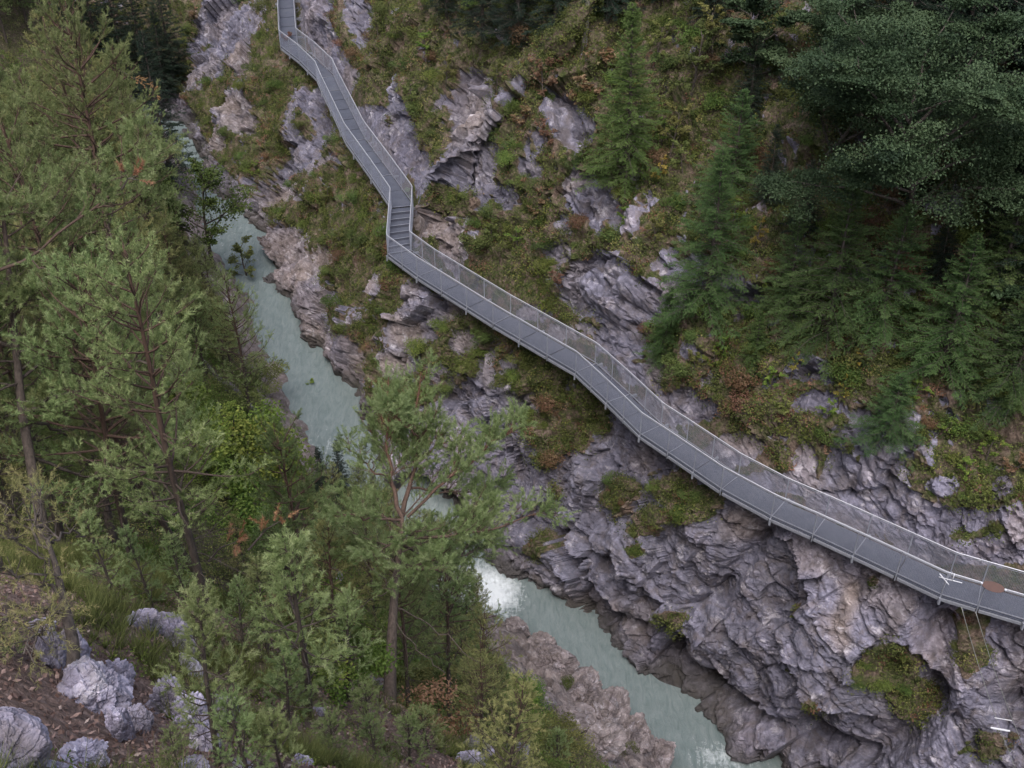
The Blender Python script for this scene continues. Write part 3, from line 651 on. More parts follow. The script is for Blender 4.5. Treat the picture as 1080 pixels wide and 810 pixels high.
# ================================================================== PLANTS: building blocks
RNG = np.random.default_rng(7)
def unit(a): return a/(np.linalg.norm(a, axis=-1, keepdims=True)+1e-9)
class Leafage:
    """needles (triangles) and leaves (folded quads) of one crown, with a tone per piece"""
    def __init__(s): s.tv = []; s.tt = []; s.qv = []; s.qt = []
    def needles(s, base, axis, L, K, nl, nw, rng, tone, out=.8, fwd=.75, lo=.1):
        base = np.asarray(base, float); n = len(base)
        if n == 0: return
        axis = unit(np.asarray(axis, float)); L = np.broadcast_to(L, (n,)); tone = np.broadcast_to(tone, (n,))
        f = rng.uniform(lo, 1, (n, K)); rad = unit(rng.normal(size=(n, K, 3)))
        rad = unit(rad-(rad*axis[:, None]).sum(2, keepdims=True)*axis[:, None])
        p = base[:, None]+axis[:, None]*(f*L[:, None])[:, :, None]
        d = unit(axis[:, None]*fwd+rad*out+rng.normal(size=(n, K, 3))*.12)
        ln = nl*rng.uniform(.7, 1.15, (n, K, 1)); sd_ = unit(np.cross(d, rng.normal(size=(n, K, 3))))*nw/2
        V = np.stack([p-sd_, p+sd_, p+d*ln], 2).reshape(-1, 3)
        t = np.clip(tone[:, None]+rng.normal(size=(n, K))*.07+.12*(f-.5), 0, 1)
        s.tv.append(V); s.tt.append(np.repeat(t.ravel(), 3))
    def leaves(s, c, d, nrm, ln, wd, tone, fold=.25):
        c = np.asarray(c, float); d = unit(d); nrm = unit(nrm-(nrm*d).sum(1, keepdims=True)*d); sd_ = np.cross(d, nrm)
        ln = np.broadcast_to(ln, (len(c),))[:, None]; wd = np.broadcast_to(wd, (len(c),))[:, None]
        V = np.stack([c-d*ln*.5, c+sd_*wd*.5-nrm*wd*fold*.5, c+d*ln*.5, c-sd_*wd*.5-nrm*wd*fold*.5], 1).reshape(-1, 3)
        s.qv.append(V); s.qt.append(np.repeat(np.clip(np.broadcast_to(tone, (len(c),)), 0, 1), 4))
    def mesh(s, name, mat):
        qv = np.vstack(s.qv) if s.qv else np.zeros((0, 3)); tv = np.vstack(s.tv) if s.tv else np.zeros((0, 3))
        V = np.vstack([qv, tv]); tone = np.concatenate([np.concatenate(s.qt) if s.qt else [], np.concatenate(s.tt) if s.tt else []])
        Q = np.arange(len(qv)).reshape(-1, 4); T = len(qv)+np.arange(len(tv)).reshape(-1, 3)
        return raw_mesh(name, V, Q, T, mat, False, {'tone': tone})
def curve(a, d, L, n, rng, bend=(0, 0, 0), wob=.08):
    d = unit(np.asarray(d, float)); P = [np.asarray(a, float)]; st = L/(n-1)
    for k in range(n-1):
        d = unit(d+np.asarray(bend)*(k+1)/n+rng.normal(size=3)*wob); P.append(P[-1]+d*st)
    return np.array(P)
def along(P, f):
    x = np.asarray(f)*(len(P)-1); i = np.minimum(x.astype(int), len(P)-2); t = (x-i)[:, None]
    return P[i]*(1-t)+P[i+1]*t, unit(P[i+1]-P[i])

# ---- pines: branchlets carrying bottle-brush shoots
def pine_foliage(lf, mb, P, rng, lod, start=.3, dens=1.0, tone0=.5, side_len=.45):
    L = np.linalg.norm(np.diff(P, axis=0), axis=1).sum(); K, nl, nw, sl = lod
    n = max(3, int(L*(1-start)/.12*dens)); f = np.sort(rng.uniform(start, 1, n)); b, t = along(P, f)
    up = np.array([0, 0, 1.0]); sgn = np.where(np.arange(n) % 2, 1, -1)[:, None]
    sidev = unit(np.cross(t, up)+rng.normal(size=(n, 3))*.25)*sgn
    d = unit(t*.75+sidev*.75+up*rng.uniform(.0, .55, (n, 1)))
    ln = side_len*(1.15-.7*f)*rng.uniform(.55, 1.2, n)*min(1.4, max(.55, L/1.6))
    B, A, T = [], [], []
    for k in range(n):
        if mb is not None and lod[0] > 14: mb.tube([b[k], b[k]+d[k]*ln[k]*.9], [.007, .003], 3, False)
        m = max(1, int(ln[k]/.13)); g = np.linspace(.25, 1, m+1) if m > 1 else np.array([.6, 1.0])
        q = b[k]+d[k]*ln[k]*g[:, None]; dd = unit(d[k]+rng.normal(size=(len(g), 3))*.45+up*.35)
        B.append(q); A.append(dd); T.append(np.clip(tone0+rng.normal()*.13+rng.normal(size=len(g))*.06, 0, 1))
    B.append(P[-1:]); A.append(unit(P[-1:]-P[-2:-1])); T.append(np.array([tone0+.1]))
    B = np.vstack(B); A = np.vstack(A); T = np.concatenate(T)
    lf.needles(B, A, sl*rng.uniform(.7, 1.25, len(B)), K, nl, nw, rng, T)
LOD_NEAR = (64, .066, .0078, .22); LOD_MID = (34, .080, .0115, .21); LOD_FAR = (18, .11, .024, .24)
def gen_pine(seed, H, hb, spread, lod, round_=.6, whorl=.42, nb=5, dead=6, lean=.05, tone0=.5, dens=1.0):
    rng = np.random.default_rng(seed); mb = MB(); lf = Leafage()
    trunk = curve((0, 0, -.4), (rng.normal()*lean, rng.normal()*lean, 1), H+.4, 14, rng, (0, 0, .12), .022)
    r0 = .02+.0078*H; tz = np.linspace(0, 1, 14); rad = r0*(1-tz)**.85+.012; rad[0] *= 1.35
    mb.tube(resample(np.c_[trunk], 26), np.interp(np.linspace(0, 1, 26), tz, rad), 8)
    h = hb*H
    while h < H*.98:
        x = (h-hb*H)/(H-hb*H); Lb = spread*(((1-x)**round_)*(.55+.45*min(1, x/.25))+.10)
        k = max(3, int(rng.normal(nb, .8))) if x < .93 else 4; a0 = rng.uniform(0, 6.28)
        for j in range(k):
            az = a0+j*6.283/k+rng.normal()*.3; el = R(rng.uniform(2, 28)+38*x*x)
            c, t = along(trunk, np.array([min(.999, (h+.4+rng.normal()*.06)/(H+.4))]))
            d = np.array([math.cos(az)*math.cos(el), math.sin(az)*math.cos(el), math.sin(el)])
            L = Lb*rng.uniform(.6, 1.2)
            P = curve(c[0], d, L, 7, rng, (0, 0, .22), .09)
            mb.tube(P, np.linspace(.010+.011*L, .005, 7), 4, False)
            pine_foliage(lf, mb, P, rng, lod, .22 if x > .4 else .38, dens, tone0)
        h += whorl*rng.uniform(.75, 1.25)
    for _ in range(dead):
        c, t = along(trunk, np.array([rng.uniform(.18, max(.2, hb))])); az = rng.uniform(0, 6.28)
        mb.tube(curve(c[0], (math.cos(az), math.sin(az), rng.uniform(-.2, .3)), rng.uniform(.4, 1.1)*spread*.7, 6, rng, (0, 0, -.1), .16), np.linspace(.013, .003, 6), 3, False)
    return mb, lf
# ---- spruces and firs: drooping layered sprays
def gen_spruce(seed, H, spread, hb=.06, nb=7, K=7, nl=.055, nw=.017, step=.24, droop=-.22, tone0=.5, shoot=.10):
    rng = np.random.default_rng(seed); mb = MB(); lf = Leafage()
    trunk = curve((0, 0, -.4), (rng.normal()*.02, rng.normal()*.02, 1), H+.4, 10, rng, (0, 0, .1), .012)
    mb.tube(trunk, np.linspace(.03+.0125*H, .012, 10), 8)
    h = hb*H
    while h < H*.985:
        x = h/H; Lb = spread*((1-x)**.85+.06)
        k = max(3, int(rng.normal(nb, 1))); a0 = rng.uniform(0, 6.28)
        for j in range(k):
            az = a0+j*6.283/k+rng.normal()*.25; el = R(rng.normal(8, 8)+40*x**3)
            c, _ = along(trunk, np.array([min(.999, (h+.4)/(H+.4))])); L = Lb*rng.uniform(.6, 1.15)
            d = np.array([math.cos(az)*math.cos(el), math.sin(az)*math.cos(el), math.sin(el)])
            P = curve(c[0], d, L, 6, rng, (0, 0, droop*(1-x)), .05)
            P[-2:] += np.array([0, 0, 1])*np.array([[.02], [.05]])*L
            mb.tube(P, np.linspace(.006+.009*L, .003, 6), 3, False)
            n = max(4, int(L/shoot)*2); f = np.sort(rng.uniform(.12, 1, n)); b, t = along(P, f)
            sg = np.where(np.arange(n) % 2, 1, -1)[:, None]; sv = unit(np.cross(t, (0, 0, 1)))*sg
            dd = unit(t*.8+sv*.8+rng.normal(size=(n, 3))*.22+np.array([0, 0, -.08])); ln = L*.25*(1.08-f)*rng.uniform(.4, 1.3, n)+.09
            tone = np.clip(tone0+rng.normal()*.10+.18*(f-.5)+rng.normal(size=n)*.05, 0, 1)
            m = 3
            for q in range(m):
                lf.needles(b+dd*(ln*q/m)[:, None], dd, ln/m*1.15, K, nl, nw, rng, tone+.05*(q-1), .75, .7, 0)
                lf.leaves(b+dd*(ln*(q+.5)/m)[:, None], dd, np.array([0, 0, 1.0])+rng.normal(size=(n, 3))*.3, ln/m*.6+.02, nl*.5, tone+.05*(q-1), .5)
        h += step*rng.uniform(.8, 1.2)*(1.0 if x < .8 else .7)
    return mb, lf
# ---- broadleaved trees: forking limbs, leaf sprays held flat
def gen_broadleaf(seed, H, spread, leaf, n_leaf, hb=.3, flat=.35, tone0=.5, lean=(0, 0), nlimb=9, tone_sd=.12, gap=.55, sprays=1.0, spray=.30):
    rng = np.random.default_rng(seed); mb = MB(); lf = Leafage()
    trunk = curve((0, 0, -.5), (lean[0], lean[1], 1), H*.85+.5, 12, rng, (0, 0, .08), .05)
    mb.tube(trunk, np.linspace(.035+.011*H, .02, 12), 8)
    tips = []
    for j in range(nlimb):
        f = hb+(1-hb)*(j+.5)/nlimb; c, t = along(trunk, np.array([f])); az = j*2.4+rng.normal()*.3; el = R(rng.uniform(5, 45)+25*f)
        L = spread*(1.1-.5*f)*rng.uniform(.7, 1.15)
        P = curve(c[0], (math.cos(az)*math.cos(el), math.sin(az)*math.cos(el), math.sin(el)), L, 8, rng, (0, 0, .02), .13)
        mb.tube(P, np.linspace(.012+.012*L, .008, 8), 5, False)
        for q in range(int((6+L*1.6)*sprays)):
            g = rng.uniform(.25, 1); b, tt_ = along(P, np.array([g])); d = unit(tt_[0]+unit(rng.normal(size=3)*np.array([1, 1, flat]))*1.1)
            l2 = L*.42*(1.2-g*.6)*rng.uniform(.5, 1.2); P2 = curve(b[0], d, l2, 5, rng, (0, 0, -.05), .15)
            mb.tube(P2, np.linspace(.011, .004, 5), 3, False); tips.append((P2, rng.normal()*tone_sd))
    per = max(6, n_leaf//max(1, len(tips)))
    for P2, tn in tips:
        f = rng.uniform(.25, 1.05, per); b, t = along(P2, np.clip(f, 0, .999))
        lsz = np.linalg.norm(P2[-1]-P2[0]); w_ = spray*lsz*(1.1-.5*f)[:, None]
        c = b+rng.normal(size=(per, 3))*np.array([1, 1, flat])*w_*gap*1.6
        nrm = unit(rng.normal(size=(per, 3))*.45+np.array([0, 0, 1])); d = unit(t+rng.normal(size=(per, 3))*.9)
        lf.leaves(c, d, nrm, leaf*rng.uniform(.7, 1.25, per), leaf*.72*rng.uniform(.7, 1.2, per), tone0+tn+rng.normal(size=per)*.07)
    return mb, lf
def gen_shrub(seed, rad, h, leaf, n_leaf, tone0=.5, lumps=9, tone_sd=.12, stems=6):
    rng = np.random.default_rng(seed); mb = MB(); lf = Leafage()
    per = n_leaf//lumps
    for j in range(lumps):
        az = rng.uniform(0, 6.28); r_ = rad*math.sqrt(rng.uniform(0, 1))*.8; c = np.array([math.cos(az)*r_, math.sin(az)*r_, h*rng.uniform(.35, 1)*(1-.45*(r_/rad)**2)])
        if j < stems: mb.tube(curve((0, 0, -.15), c+1e-3, np.linalg.norm(c)+.15, 5, rng, (0, 0, .05), .07), np.linspace(.02, .006, 5), 4, False)
        lr = rad*rng.uniform(.28, .5); q = unit(rng.normal(size=(per, 3)))*(rng.uniform(.2, 1, (per, 1))**.45)*lr*np.array([1, 1, .75])
        lf.leaves(c+q, rng.normal(size=(per, 3)), unit(q/lr+np.array([0, 0, .6])+rng.normal(size=(per, 3))*.5), leaf*rng.uniform(.7, 1.3, per), leaf*.6, tone0+rng.normal()*tone_sd+rng.normal(size=per)*.08)
    return mb, lf

M_BARK = bark_material('grey_bark', (.028, .022, .019), (.105, .085, .075))
M_PBARK = bark_material('pine_bark', (.024, .018, .015), (.085, .066, .056), (.10, .058, .042), 2.5, 6.5)
M_PALEBARK = bark_material('pale_bark', (.10, .09, .085), (.26, .24, .225))
M_PINE = leaf_material('pine_needles', [(0, (.060, .078, .028)), (.35, (.138, .182, .068)), (.65, (.225, .282, .12)), (1, (.335, .375, .195))], .02, .4)
M_PINEY = leaf_material('yellowish_pine_needles', [(0, (.075, .08, .028)), (.4, (.19, .20, .080)), (.7, (.28, .28, .12)), (1, (.37, .33, .15))], .02, .4)
M_DEADN = leaf_material('dead_needles', [(0, (.14, .07, .035)), (.5, (.30, .155, .08)), (1, (.46, .29, .17))], .015, .15)
M_SPRUCE = leaf_material('spruce_needles', [(0, (.016, .032, .012)), (.4, (.048, .090, .030)), (.7, (.090, .145, .050)), (1, (.15, .21, .085))], .02, .2)
M_BRIGHTSP = leaf_material('bright_spruce_needles', [(0, (.02, .042, .012)), (.4, (.06, .105, .030)), (.7, (.10, .16, .046)), (1, (.16, .22, .08))], .02, .25)
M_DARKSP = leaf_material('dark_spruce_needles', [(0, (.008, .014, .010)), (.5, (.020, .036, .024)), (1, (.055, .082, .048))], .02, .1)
M_MAPLE = leaf_material('blue_green_leaves', [(0, (.010, .022, .012)), (.4, (.034, .060, .028)), (.7, (.064, .100, .048)), (.94, (.098, .130, .068)), (1, (.18, .145, .065))], .01, .2)
M_GREENL = leaf_material('fresh_green_leaves', [(0, (.03, .055, .012)), (.5, (.11, .17, .032)), (.85, (.21, .26, .058)), (1, (.27, .25, .06))], .02, .3)
M_YELL = leaf_material('yellow_leaves', [(0, (.10, .08, .02)), (.4, (.20, .17, .05)), (.8, (.40, .31, .07)), (1, (.55, .42, .08))], .02, .3)
M_RUSSET = leaf_material('russet_leaves', [(0, (.06, .035, .02)), (.35, (.14, .075, .045)), (.65, (.22, .13, .09)), (1, (.20, .20, .10))], .02, .25)
M_OLIVE = leaf_material('olive_leaves', [(0, (.035, .042, .014)), (.5, (.112, .126, .040)), (.85, (.205, .21, .075)), (1, (.31, .27, .11))], .03, .25)
M_HEATH = leaf_material('heath_leaves', [(0, (.018, .027, .009)), (.4, (.054, .076, .022)), (.75, (.112, .142, .042)), (1, (.20, .19, .07))], .03, .2)
M_UNDER = leaf_material('undergrowth_leaves', [(0, (.018, .034, .009)), (.45, (.068, .105, .024)), (.8, (.135, .175, .045)), (1, (.24, .24, .06))], .03, .25)
M_LITTER = leaf_material('withered_leaves', [(0, (.08, .05, .042)), (.4, (.23, .15, .13)), (.75, (.40, .29, .26)), (1, (.52, .42, .38))], .02, .15)

class Kind:
    def __init__(s, name, gen, bark, leafm, mult=1.0):
        mb, lf = gen; s.name = name; s.trunk = mb.mesh('trunk', bark, True); s.crown = lf.mesh('crown', leafm)
        s.V = np.array([0, 0, 0])
    def plant(s, loc, rz, sc, label, cat, group=None, tilt=None):
        e = empty(s.name, loc, rz, sc); tag(e, label, cat, group)
        if tilt: e.rotation_euler = (tilt[0], tilt[1], rz)
        link('trunk' if s.name.endswith('tree') or 'pine' in s.name or 'spruce' in s.name else 'stem', s.trunk, e)
        link('crown' if s.name.endswith('tree') or 'pine' in s.name or 'spruce' in s.name else 'foliage', s.crown, e)
        return e
# sight-line placement: where does the line through (u, v) meet the bank or the cliff
def on_bank(u, v, lift=0.0):
    r = ray(u, v); s = np.linspace(3, 150, 3000); P = r[None]*s[:, None]; zz = P[:, 2]+CZ
    h = zz-ground_z(P[:, 0], P[:, 1])
    i = np.where(h < 0)[0]; k = i[0] if len(i) else len(s)-1
    if lift > 0:
        j = k
        while j > 0 and h[j] < lift: j -= 1
        if s[j] < 12:
            j = int(np.argmax(np.where(s < s[k], np.where(s > 14, h, -1), -1)))
        k = j
    x, y = P[k, 0], P[k, 1]; return np.array([x, y, ground_pt(x, y)])
CU, CV, CD = project(CLIFF_V)
_cbin = {}
_ci = np.where((CU > -250) & (CU < 1330) & (CV > -260) & (CV < 1000) & (CD > 3))[0]
for i_, a_, b_ in zip(_ci, (CU[_ci]//6).astype(int), (CV[_ci]//6).astype(int)): _cbin.setdefault((a_, b_), []).append(i_)
def on_cliff(u, v):
    a0, b0 = int(u//6), int(v//6)
    for rad in range(0, 8):
        c = [i for a in range(a0-rad, a0+rad+1) for b in range(b0-rad, b0+rad+1) for i in _cbin.get((a, b), ())]
        if c:
            c = np.array(c); m = np.hypot(CU[c]-u, CV[c]-v); near_ = c[m < 6*(rad+1.5)]
            if len(near_):
                dmin = CD[near_].min(); n2 = near_[CD[near_] < dmin+1.5]
                return int(n2[np.argmin(np.hypot(CU[n2]-u, CV[n2]-v))])
    return None
# ================================================================== LANDMARK LABELS
LM = [((165, 118), 'the far bend of the river'), ((300, 340), 'the narrow upper channel'), ((350, 450), 'the white water above the forked pine'), ((530, 628), 'the white cascade'), ((660, 745), 'the lower turquoise pool'),
      ((418, 560), 'the tall forked pine'), ((20, 80), 'the upper left corner'), ((60, 265), 'the long bare branch'), ((110, 405), 'the reddish bare branch'), ((275, 470), 'the yellow leaved bush'), ((290, 570), 'the dead orange bough'), ((90, 660), 'the leaning trunk'), ((322, 670), 'the slim young pine'), ((120, 120), 'the reddish trunked far pine'),
      ((170, 700), 'the pale foreground outcrop'), ((330, 90), 'the upper walkway'), ((424, 230), 'the walkway steps'), ((540, 330), 'the middle of the walkway'), ((740, 470), 'the lower walkway'), ((1040, 620), 'the oval plaque'),
      ((497, 130), 'the tall pale rock slab'), ((640, 310), 'the grey slab above the walkway'), ((660, 110), 'the bright green spruce'), ((745, 250), 'the dark fir'), ((870, 280), 'the layered fir'), ((910, 100), 'the big blue green maple'), ((935, 470), 'the grey rock face right of the walkway'), ((617, 20), 'the bare pale trunk'), ((245, 120), 'the pinkish scree'), ((720, 80), 'the yellow green sapling')]
_used = {}
ORD = ['nearest', 'second nearest', 'third nearest', 'fourth nearest', 'fifth nearest', 'sixth nearest', 'seventh nearest', 'eighth nearest', 'ninth nearest', 'tenth nearest', 'eleventh nearest', 'twelfth nearest']
_pending = []
def label_later(o, look, uv): _pending.append((o, look, uv))
def settle_labels():
    groups = {}
    for o, look, (u, v) in _pending:
        ds = [math.hypot(u-a, v-b) for (a, b), _ in LM]; k = int(np.argmin(ds)); (a, b), nm = LM[k]
        dx, dy = u-a, v-b
        rel = ('above' if dy < 0 else 'below') if abs(dy) > 1.6*abs(dx) else (('left of' if dx < 0 else 'right of') if abs(dx) > 1.6*abs(dy) else ('above and left of' if dx < 0 and dy < 0 else 'above and right of' if dy < 0 else 'below and left of' if dx < 0 else 'below and right of'))
        groups.setdefault((look, rel, nm), []).append((ds[k], o))
    for (look, rel, nm), L in groups.items():
        L.sort(key=lambda q: q[0])
        for i, (_, o) in enumerate(L):
            o['label'] = f'{look} {rel} {nm}' if len(L) == 1 else f'{look} {rel} {nm}, {ORD[min(i, 11)]}'
def photo_uv(o_loc, h): 
    u, v, _ = project(np.array([o_loc[0], o_loc[1], o_loc[2]+h])); return float(u), float(v)

# ================================================================== THE LEFT BANK
PN = [Kind('pine', gen_pine(11, 9.0, .30, 2.1, LOD_MID, .6), M_PBARK, M_PINE),
      Kind('pine', gen_pine(12, 8.0, .34, 1.9, LOD_MID, .45, tone0=.45), M_PBARK, M_PINE),
      Kind('pine', gen_pine(13, 10.0, .42, 2.3, LOD_MID, .5, tone0=.55, lean=.1), M_PBARK, M_PINE),
      Kind('pine', gen_pine(14, 6.5, .18, 1.6, LOD_MID, .8, tone0=.55), M_PBARK, M_PINEY),
      Kind('pine', gen_pine(15, 8.5, .30, 2.0, LOD_MID, .6, tone0=.5, dens=.75), M_PBARK, M_PINEY)]
PH = [9.0, 8.0, 10.0, 6.5, 8.5]
YP = Kind('young_pine', gen_pine(21, 3.6, .22, .85, LOD_NEAR, .9, whorl=.34, dead=3, tone0=.6), M_PBARK, M_PINE)
YP2 = Kind('young_pine', gen_pine(22, 2.6, .12, .8, LOD_NEAR, .8, whorl=.30, dead=0, tone0=.6), M_PBARK, M_PINE)
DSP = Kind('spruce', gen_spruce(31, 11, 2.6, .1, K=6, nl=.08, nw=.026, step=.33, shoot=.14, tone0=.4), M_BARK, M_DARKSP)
BUSH = [Kind('green_bush', gen_shrub(41, 1.1, 1.5, .085, 3000, .55), M_BARK, M_GREENL), Kind('olive_bush', gen_shrub(42, 1.2, 1.3, .075, 3000, .5), M_BARK, M_OLIVE), Kind('yellow_bush', gen_shrub(43, .7, .9, .08, 900, .7), M_BARK, M_YELL), Kind('russet_bush', gen_shrub(44, .9, 1.0, .08, 1400, .5), M_BARK, M_RUSSET)]
FAR = [Kind('pine', gen_pine(16, 9.0, .28, 2.2, LOD_FAR, .6), M_PBARK, M_PINE), Kind('pine', gen_pine(17, 9.0, .25, 2.0, LOD_FAR, .7), M_PBARK, M_PINEY)]
CROWN_LIMIT = [(-50, 60), (60, 60), (130, 80), (142, 110), (155, 150), (170, 185), (192, 235), (215, 270), (232, 310), (255, 360), (272, 405), (315, 455), (370, 490), (430, 520), (485, 560), (500, 610), (512, 650), (528, 690), (560, 760), (600, 830)]
_cl = np.array(CROWN_LIMIT, float)
def right_limit(v): return float(np.interp(v, _cl[:, 1], _cl[:, 0]))
placed = []
def bank_tree(kind, H0, u, v, H, label=None, look=None, group='pines crowded on the left bank', rz=None, cat='pine'):
    p = on_bank(u, v, H); 
    o = kind.plant(p-np.array([0, 0, .1]), RNG.uniform(0, 6.28) if rz is None else rz, H/H0, label or '', cat, group)
    if not label: label_later(o, look or 'grey green pine', (u, v))
    placed.append((p[0], p[1])); return o
def base_tree(kind, H0, u, v, H, label, group=None, cat='pine', rz=None):
    p = on_bank(u, v); o = kind.plant(p-np.array([0, 0, .1]), RNG.uniform(0, 6.28) if rz is None else rz, H/H0, label, cat, group); placed.append((p[0], p[1])); return o

# ---- the tall forked pine in the middle
def px_tree(name, depth, trunk, limbs, label, bark, leafm, lod, r0, tone0=.6, group=None, cat='pine', auto=None, seed=5, dens=1.5, tops=()):
    """a pine whose trunk and limbs follow surveyed lines: points are (u, v, depth offset)"""
    rng = np.random.default_rng(seed); mb = MB(); lf = Leafage()
    g = lambda q: at_s(q[0], q[1], depth+(q[2] if len(q) > 2 else 0))
    T = np.array([g(q) for q in trunk]); base = T[0].copy()
    T = resample(T, 28, 2)
    mb.tube(T-base, np.linspace(r0, r0*.28, 28), 9)
    segs = [(T, r0*.28)]
    for L, r1, st, dn in limbs:
        P = resample(np.array([g(q) for q in L]), 12, 1); P[1:-1] += rng.normal(size=(10, 3))*.03
        mb.tube(P-base, np.linspace(r1, .008, 12), 6, False)
        if dn > 0: pine_foliage(lf, mb, P-base, rng, lod, st, dens*dn, tone0)
        # secondary boughs
        Ln = np.linalg.norm(np.diff(P, axis=0), axis=1).sum()
        for q in range(int(Ln*3.6*dn)):
            f = rng.uniform(max(st, .25), .95); b, t = along(P, np.array([f])); s = 1 if rng.random() < .5 else -1
            d = unit(t[0]*.8+unit(np.cross(t[0], (0, 0, 1)))*s*rng.uniform(.4, 1)+np.array([0, 0, rng.uniform(-.1, .5)]))
            l2 = Ln*.36*(1.2-.75*f)*rng.uniform(.6, 1.2); P2 = curve(b[0], d, l2, 6, rng, (0, 0, .15), .1)
            mb.tube(P2-base, np.linspace(.012, .004, 6), 4, False); pine_foliage(lf, mb, P2-base, rng, lod, .2, dens, tone0+rng.normal()*.05)
    for (i0, i1, n, L0, L1, e0, e1) in (auto or []):            # whorls on a stretch of the trunk
        for q in range(n):
            f = i0+(i1-i0)*(q+rng.uniform(0, 1))/n; b, t = along(T, np.array([min(f, .999)])); az = q*2.4+rng.normal()*.3; el = R(rng.uniform(e0, e1))
            L = np.interp(f, [i0, i1], [L0, L1])*rng.uniform(.7, 1.2)
            P = curve(b[0], (math.cos(az)*math.cos(el), math.sin(az)*math.cos(el), math.sin(el)), L, 8, rng, (0, 0, .2), .09)
            mb.tube(P-base, np.linspace(.010+.008*L, .005, 8), 4, False); pine_foliage(lf, mb, P-base, rng, lod, .25, dens, tone0+rng.normal()*.04)
    e = empty(name, base); tag(e, label, cat, group)
    mb.build('trunk', bark, e, True); link('crown', lf.mesh('crown', leafm), e)
    placed.append((base[0], base[1])); return e
pb = on_bank(411, 742); HD = float(project(pb)[2])
M_PBARK2 = bark_material('forked_pine_bark', (.03, .022, .018), (.11, .085, .072), (.135, .062, .040), 2.0, 5.0)
px_tree('pine', HD, [(411, 745), (412, 700), (415, 640), (420, 590), (424, 560), (424, 545)],
        [([(424, 545), (416, 520), (410, 500), (410, 460), (409, 420), (410, 398)], 0.0510, .15, 1.0),
         ([(424, 545, .1), (432, 515, .2), (439, 480, .3), (441, 440, .4), (444, 392, .5)], 0.0510, .15, 1.0),
         ([(424, 570), (470, 566, -.3), (515, 560, -.5), (548, 550, -.6), (575, 538, -.6)], 0.0374, .3, 1.0),
         ([(430, 545), (455, 518, -.2), (490, 492, -.5), (520, 468, -.8), (545, 452, -.9)], 0.0340, .35, 1.0),
         ([(424, 548), (395, 549, -.4), (372, 545, -.7), (350, 540, -.8)], 0.0306, .3, 1.0),
         ([(432, 515, .2), (465, 520, .8), (500, 520, 1.2), (530, 505, 1.4)], 0.0272, .3, .9),
         ([(412, 505), (385, 490, .6), (365, 470, 1.0)], 0.0238, .3, .9), ([(424, 560), (400, 575, .9), (370, 578, 1.5), (345, 565, 1.9)], 0.0272, .3, 1.0),
         ([(439, 480, .3), (470, 470, .1), (495, 452, 0)], 0.0204, .25, .9), ([(440, 460), (420, 440, -.7), (405, 425, -1)], 0.0170, .2, .8),
         ([(424, 575), (452, 590, .8), (490, 585, 1.4), (525, 570, 1.8)], 0.0272, .3, .9), ([(420, 590), (440, 600, -1), (470, 602, -1.6)], 0.0204, .35, .7),
         ([(417, 625), (395, 605, .2), (378, 580, .4)], 0.0150, .8, 0), ([(416, 640), (450, 655, .3), (490, 690, .2), (520, 705, 0)], 0.0150, .8, 0), ([(415, 655), (445, 690, -.4), (470, 710, -.6)], 0.0122, .8, 0), ([(416, 620), (380, 640, .4), (350, 650, .7)], 0.0122, .8, 0)],
        'tall forked pine with reddish upper trunk and long boughs standing before the cascade', M_PBARK2, M_PINE, LOD_NEAR, .135, .6, None, 'pine', [(.72, 1.0, 12, 1.2, 1.6, -5, 30)], 5, 2.3)
# ---- pine at the left edge with two long bare boughs
pb = on_bank(52, 590); D1 = float(project(pb)[2])
px_tree('pine', D1, [(52, 600), (46, 560), (35, 500), (24, 440), (18, 380), (12, 320), (8, 270), (2, 215)],
        [([(20, 434), (70, 418, -.3), (110, 398, -.4), (142, 382, -.4), (165, 345, -.2), (178, 312, 0)], .042, .55, .7), ([(142, 382, -.4), (170, 390, -.6), (195, 396, -.8)], .022, .5, .6), ([(18, 400), (60, 375, .6), (85, 345, 1)], .03, .35, .8), ([(24, 440), (70, 460, 1), (110, 440, 1.8)], .03, .35, .8), ([(16, 370), (-20, 350, -.4), (-60, 345, -.6)], .04, .2, .9), ([(12, 320), (45, 300, .5), (80, 300, .7)], .03, .2, 1), ([(30, 480), (80, 500, .8), (130, 500, 1.2), (165, 480, 1.4)], .03, .35, .8)],
        'dark trunked pine at the left edge with a long reddish bare branch', M_PBARK, M_PINE, LOD_NEAR, .10, .5, None, 'pine', [(.45, 1.0, 20, 1.7, .9, 0, 30)], 6)
# ---- bough of a pine whose trunk stands outside the left edge
px_tree('pine', 16, [(-70, 700), (-66, 560), (-62, 440), (-60, 320), (-58, 200)],
        [([(-61, 330), (-20, 298), (25, 275, -.2), (70, 242, -.3), (110, 212, -.3), (140, 185, -.2), (158, 165, -.1)], .036, .62, .5), ([(30, 272, -.2), (52, 288, -.5), (70, 292, -.6)], .012, .8, 0), ([(100, 220, -.3), (125, 214, -.6), (148, 205, -.8)], .014, .4, .5), ([(-62, 420), (-20, 330, .4), (20, 318, .6), (60, 310, .7)], .03, .35, .9), ([(-62, 400), (-30, 230, .4), (10, 222, .6), (40, 225, .8)], .03, .3, .9)],
        'pine outside the left edge reaching in with a long bare brown branch', M_PBARK, M_PINE, LOD_NEAR, .10, .55, None, 'pine', [(.6, 1.0, 8, 1.1, .9, 0, 30)], 8)
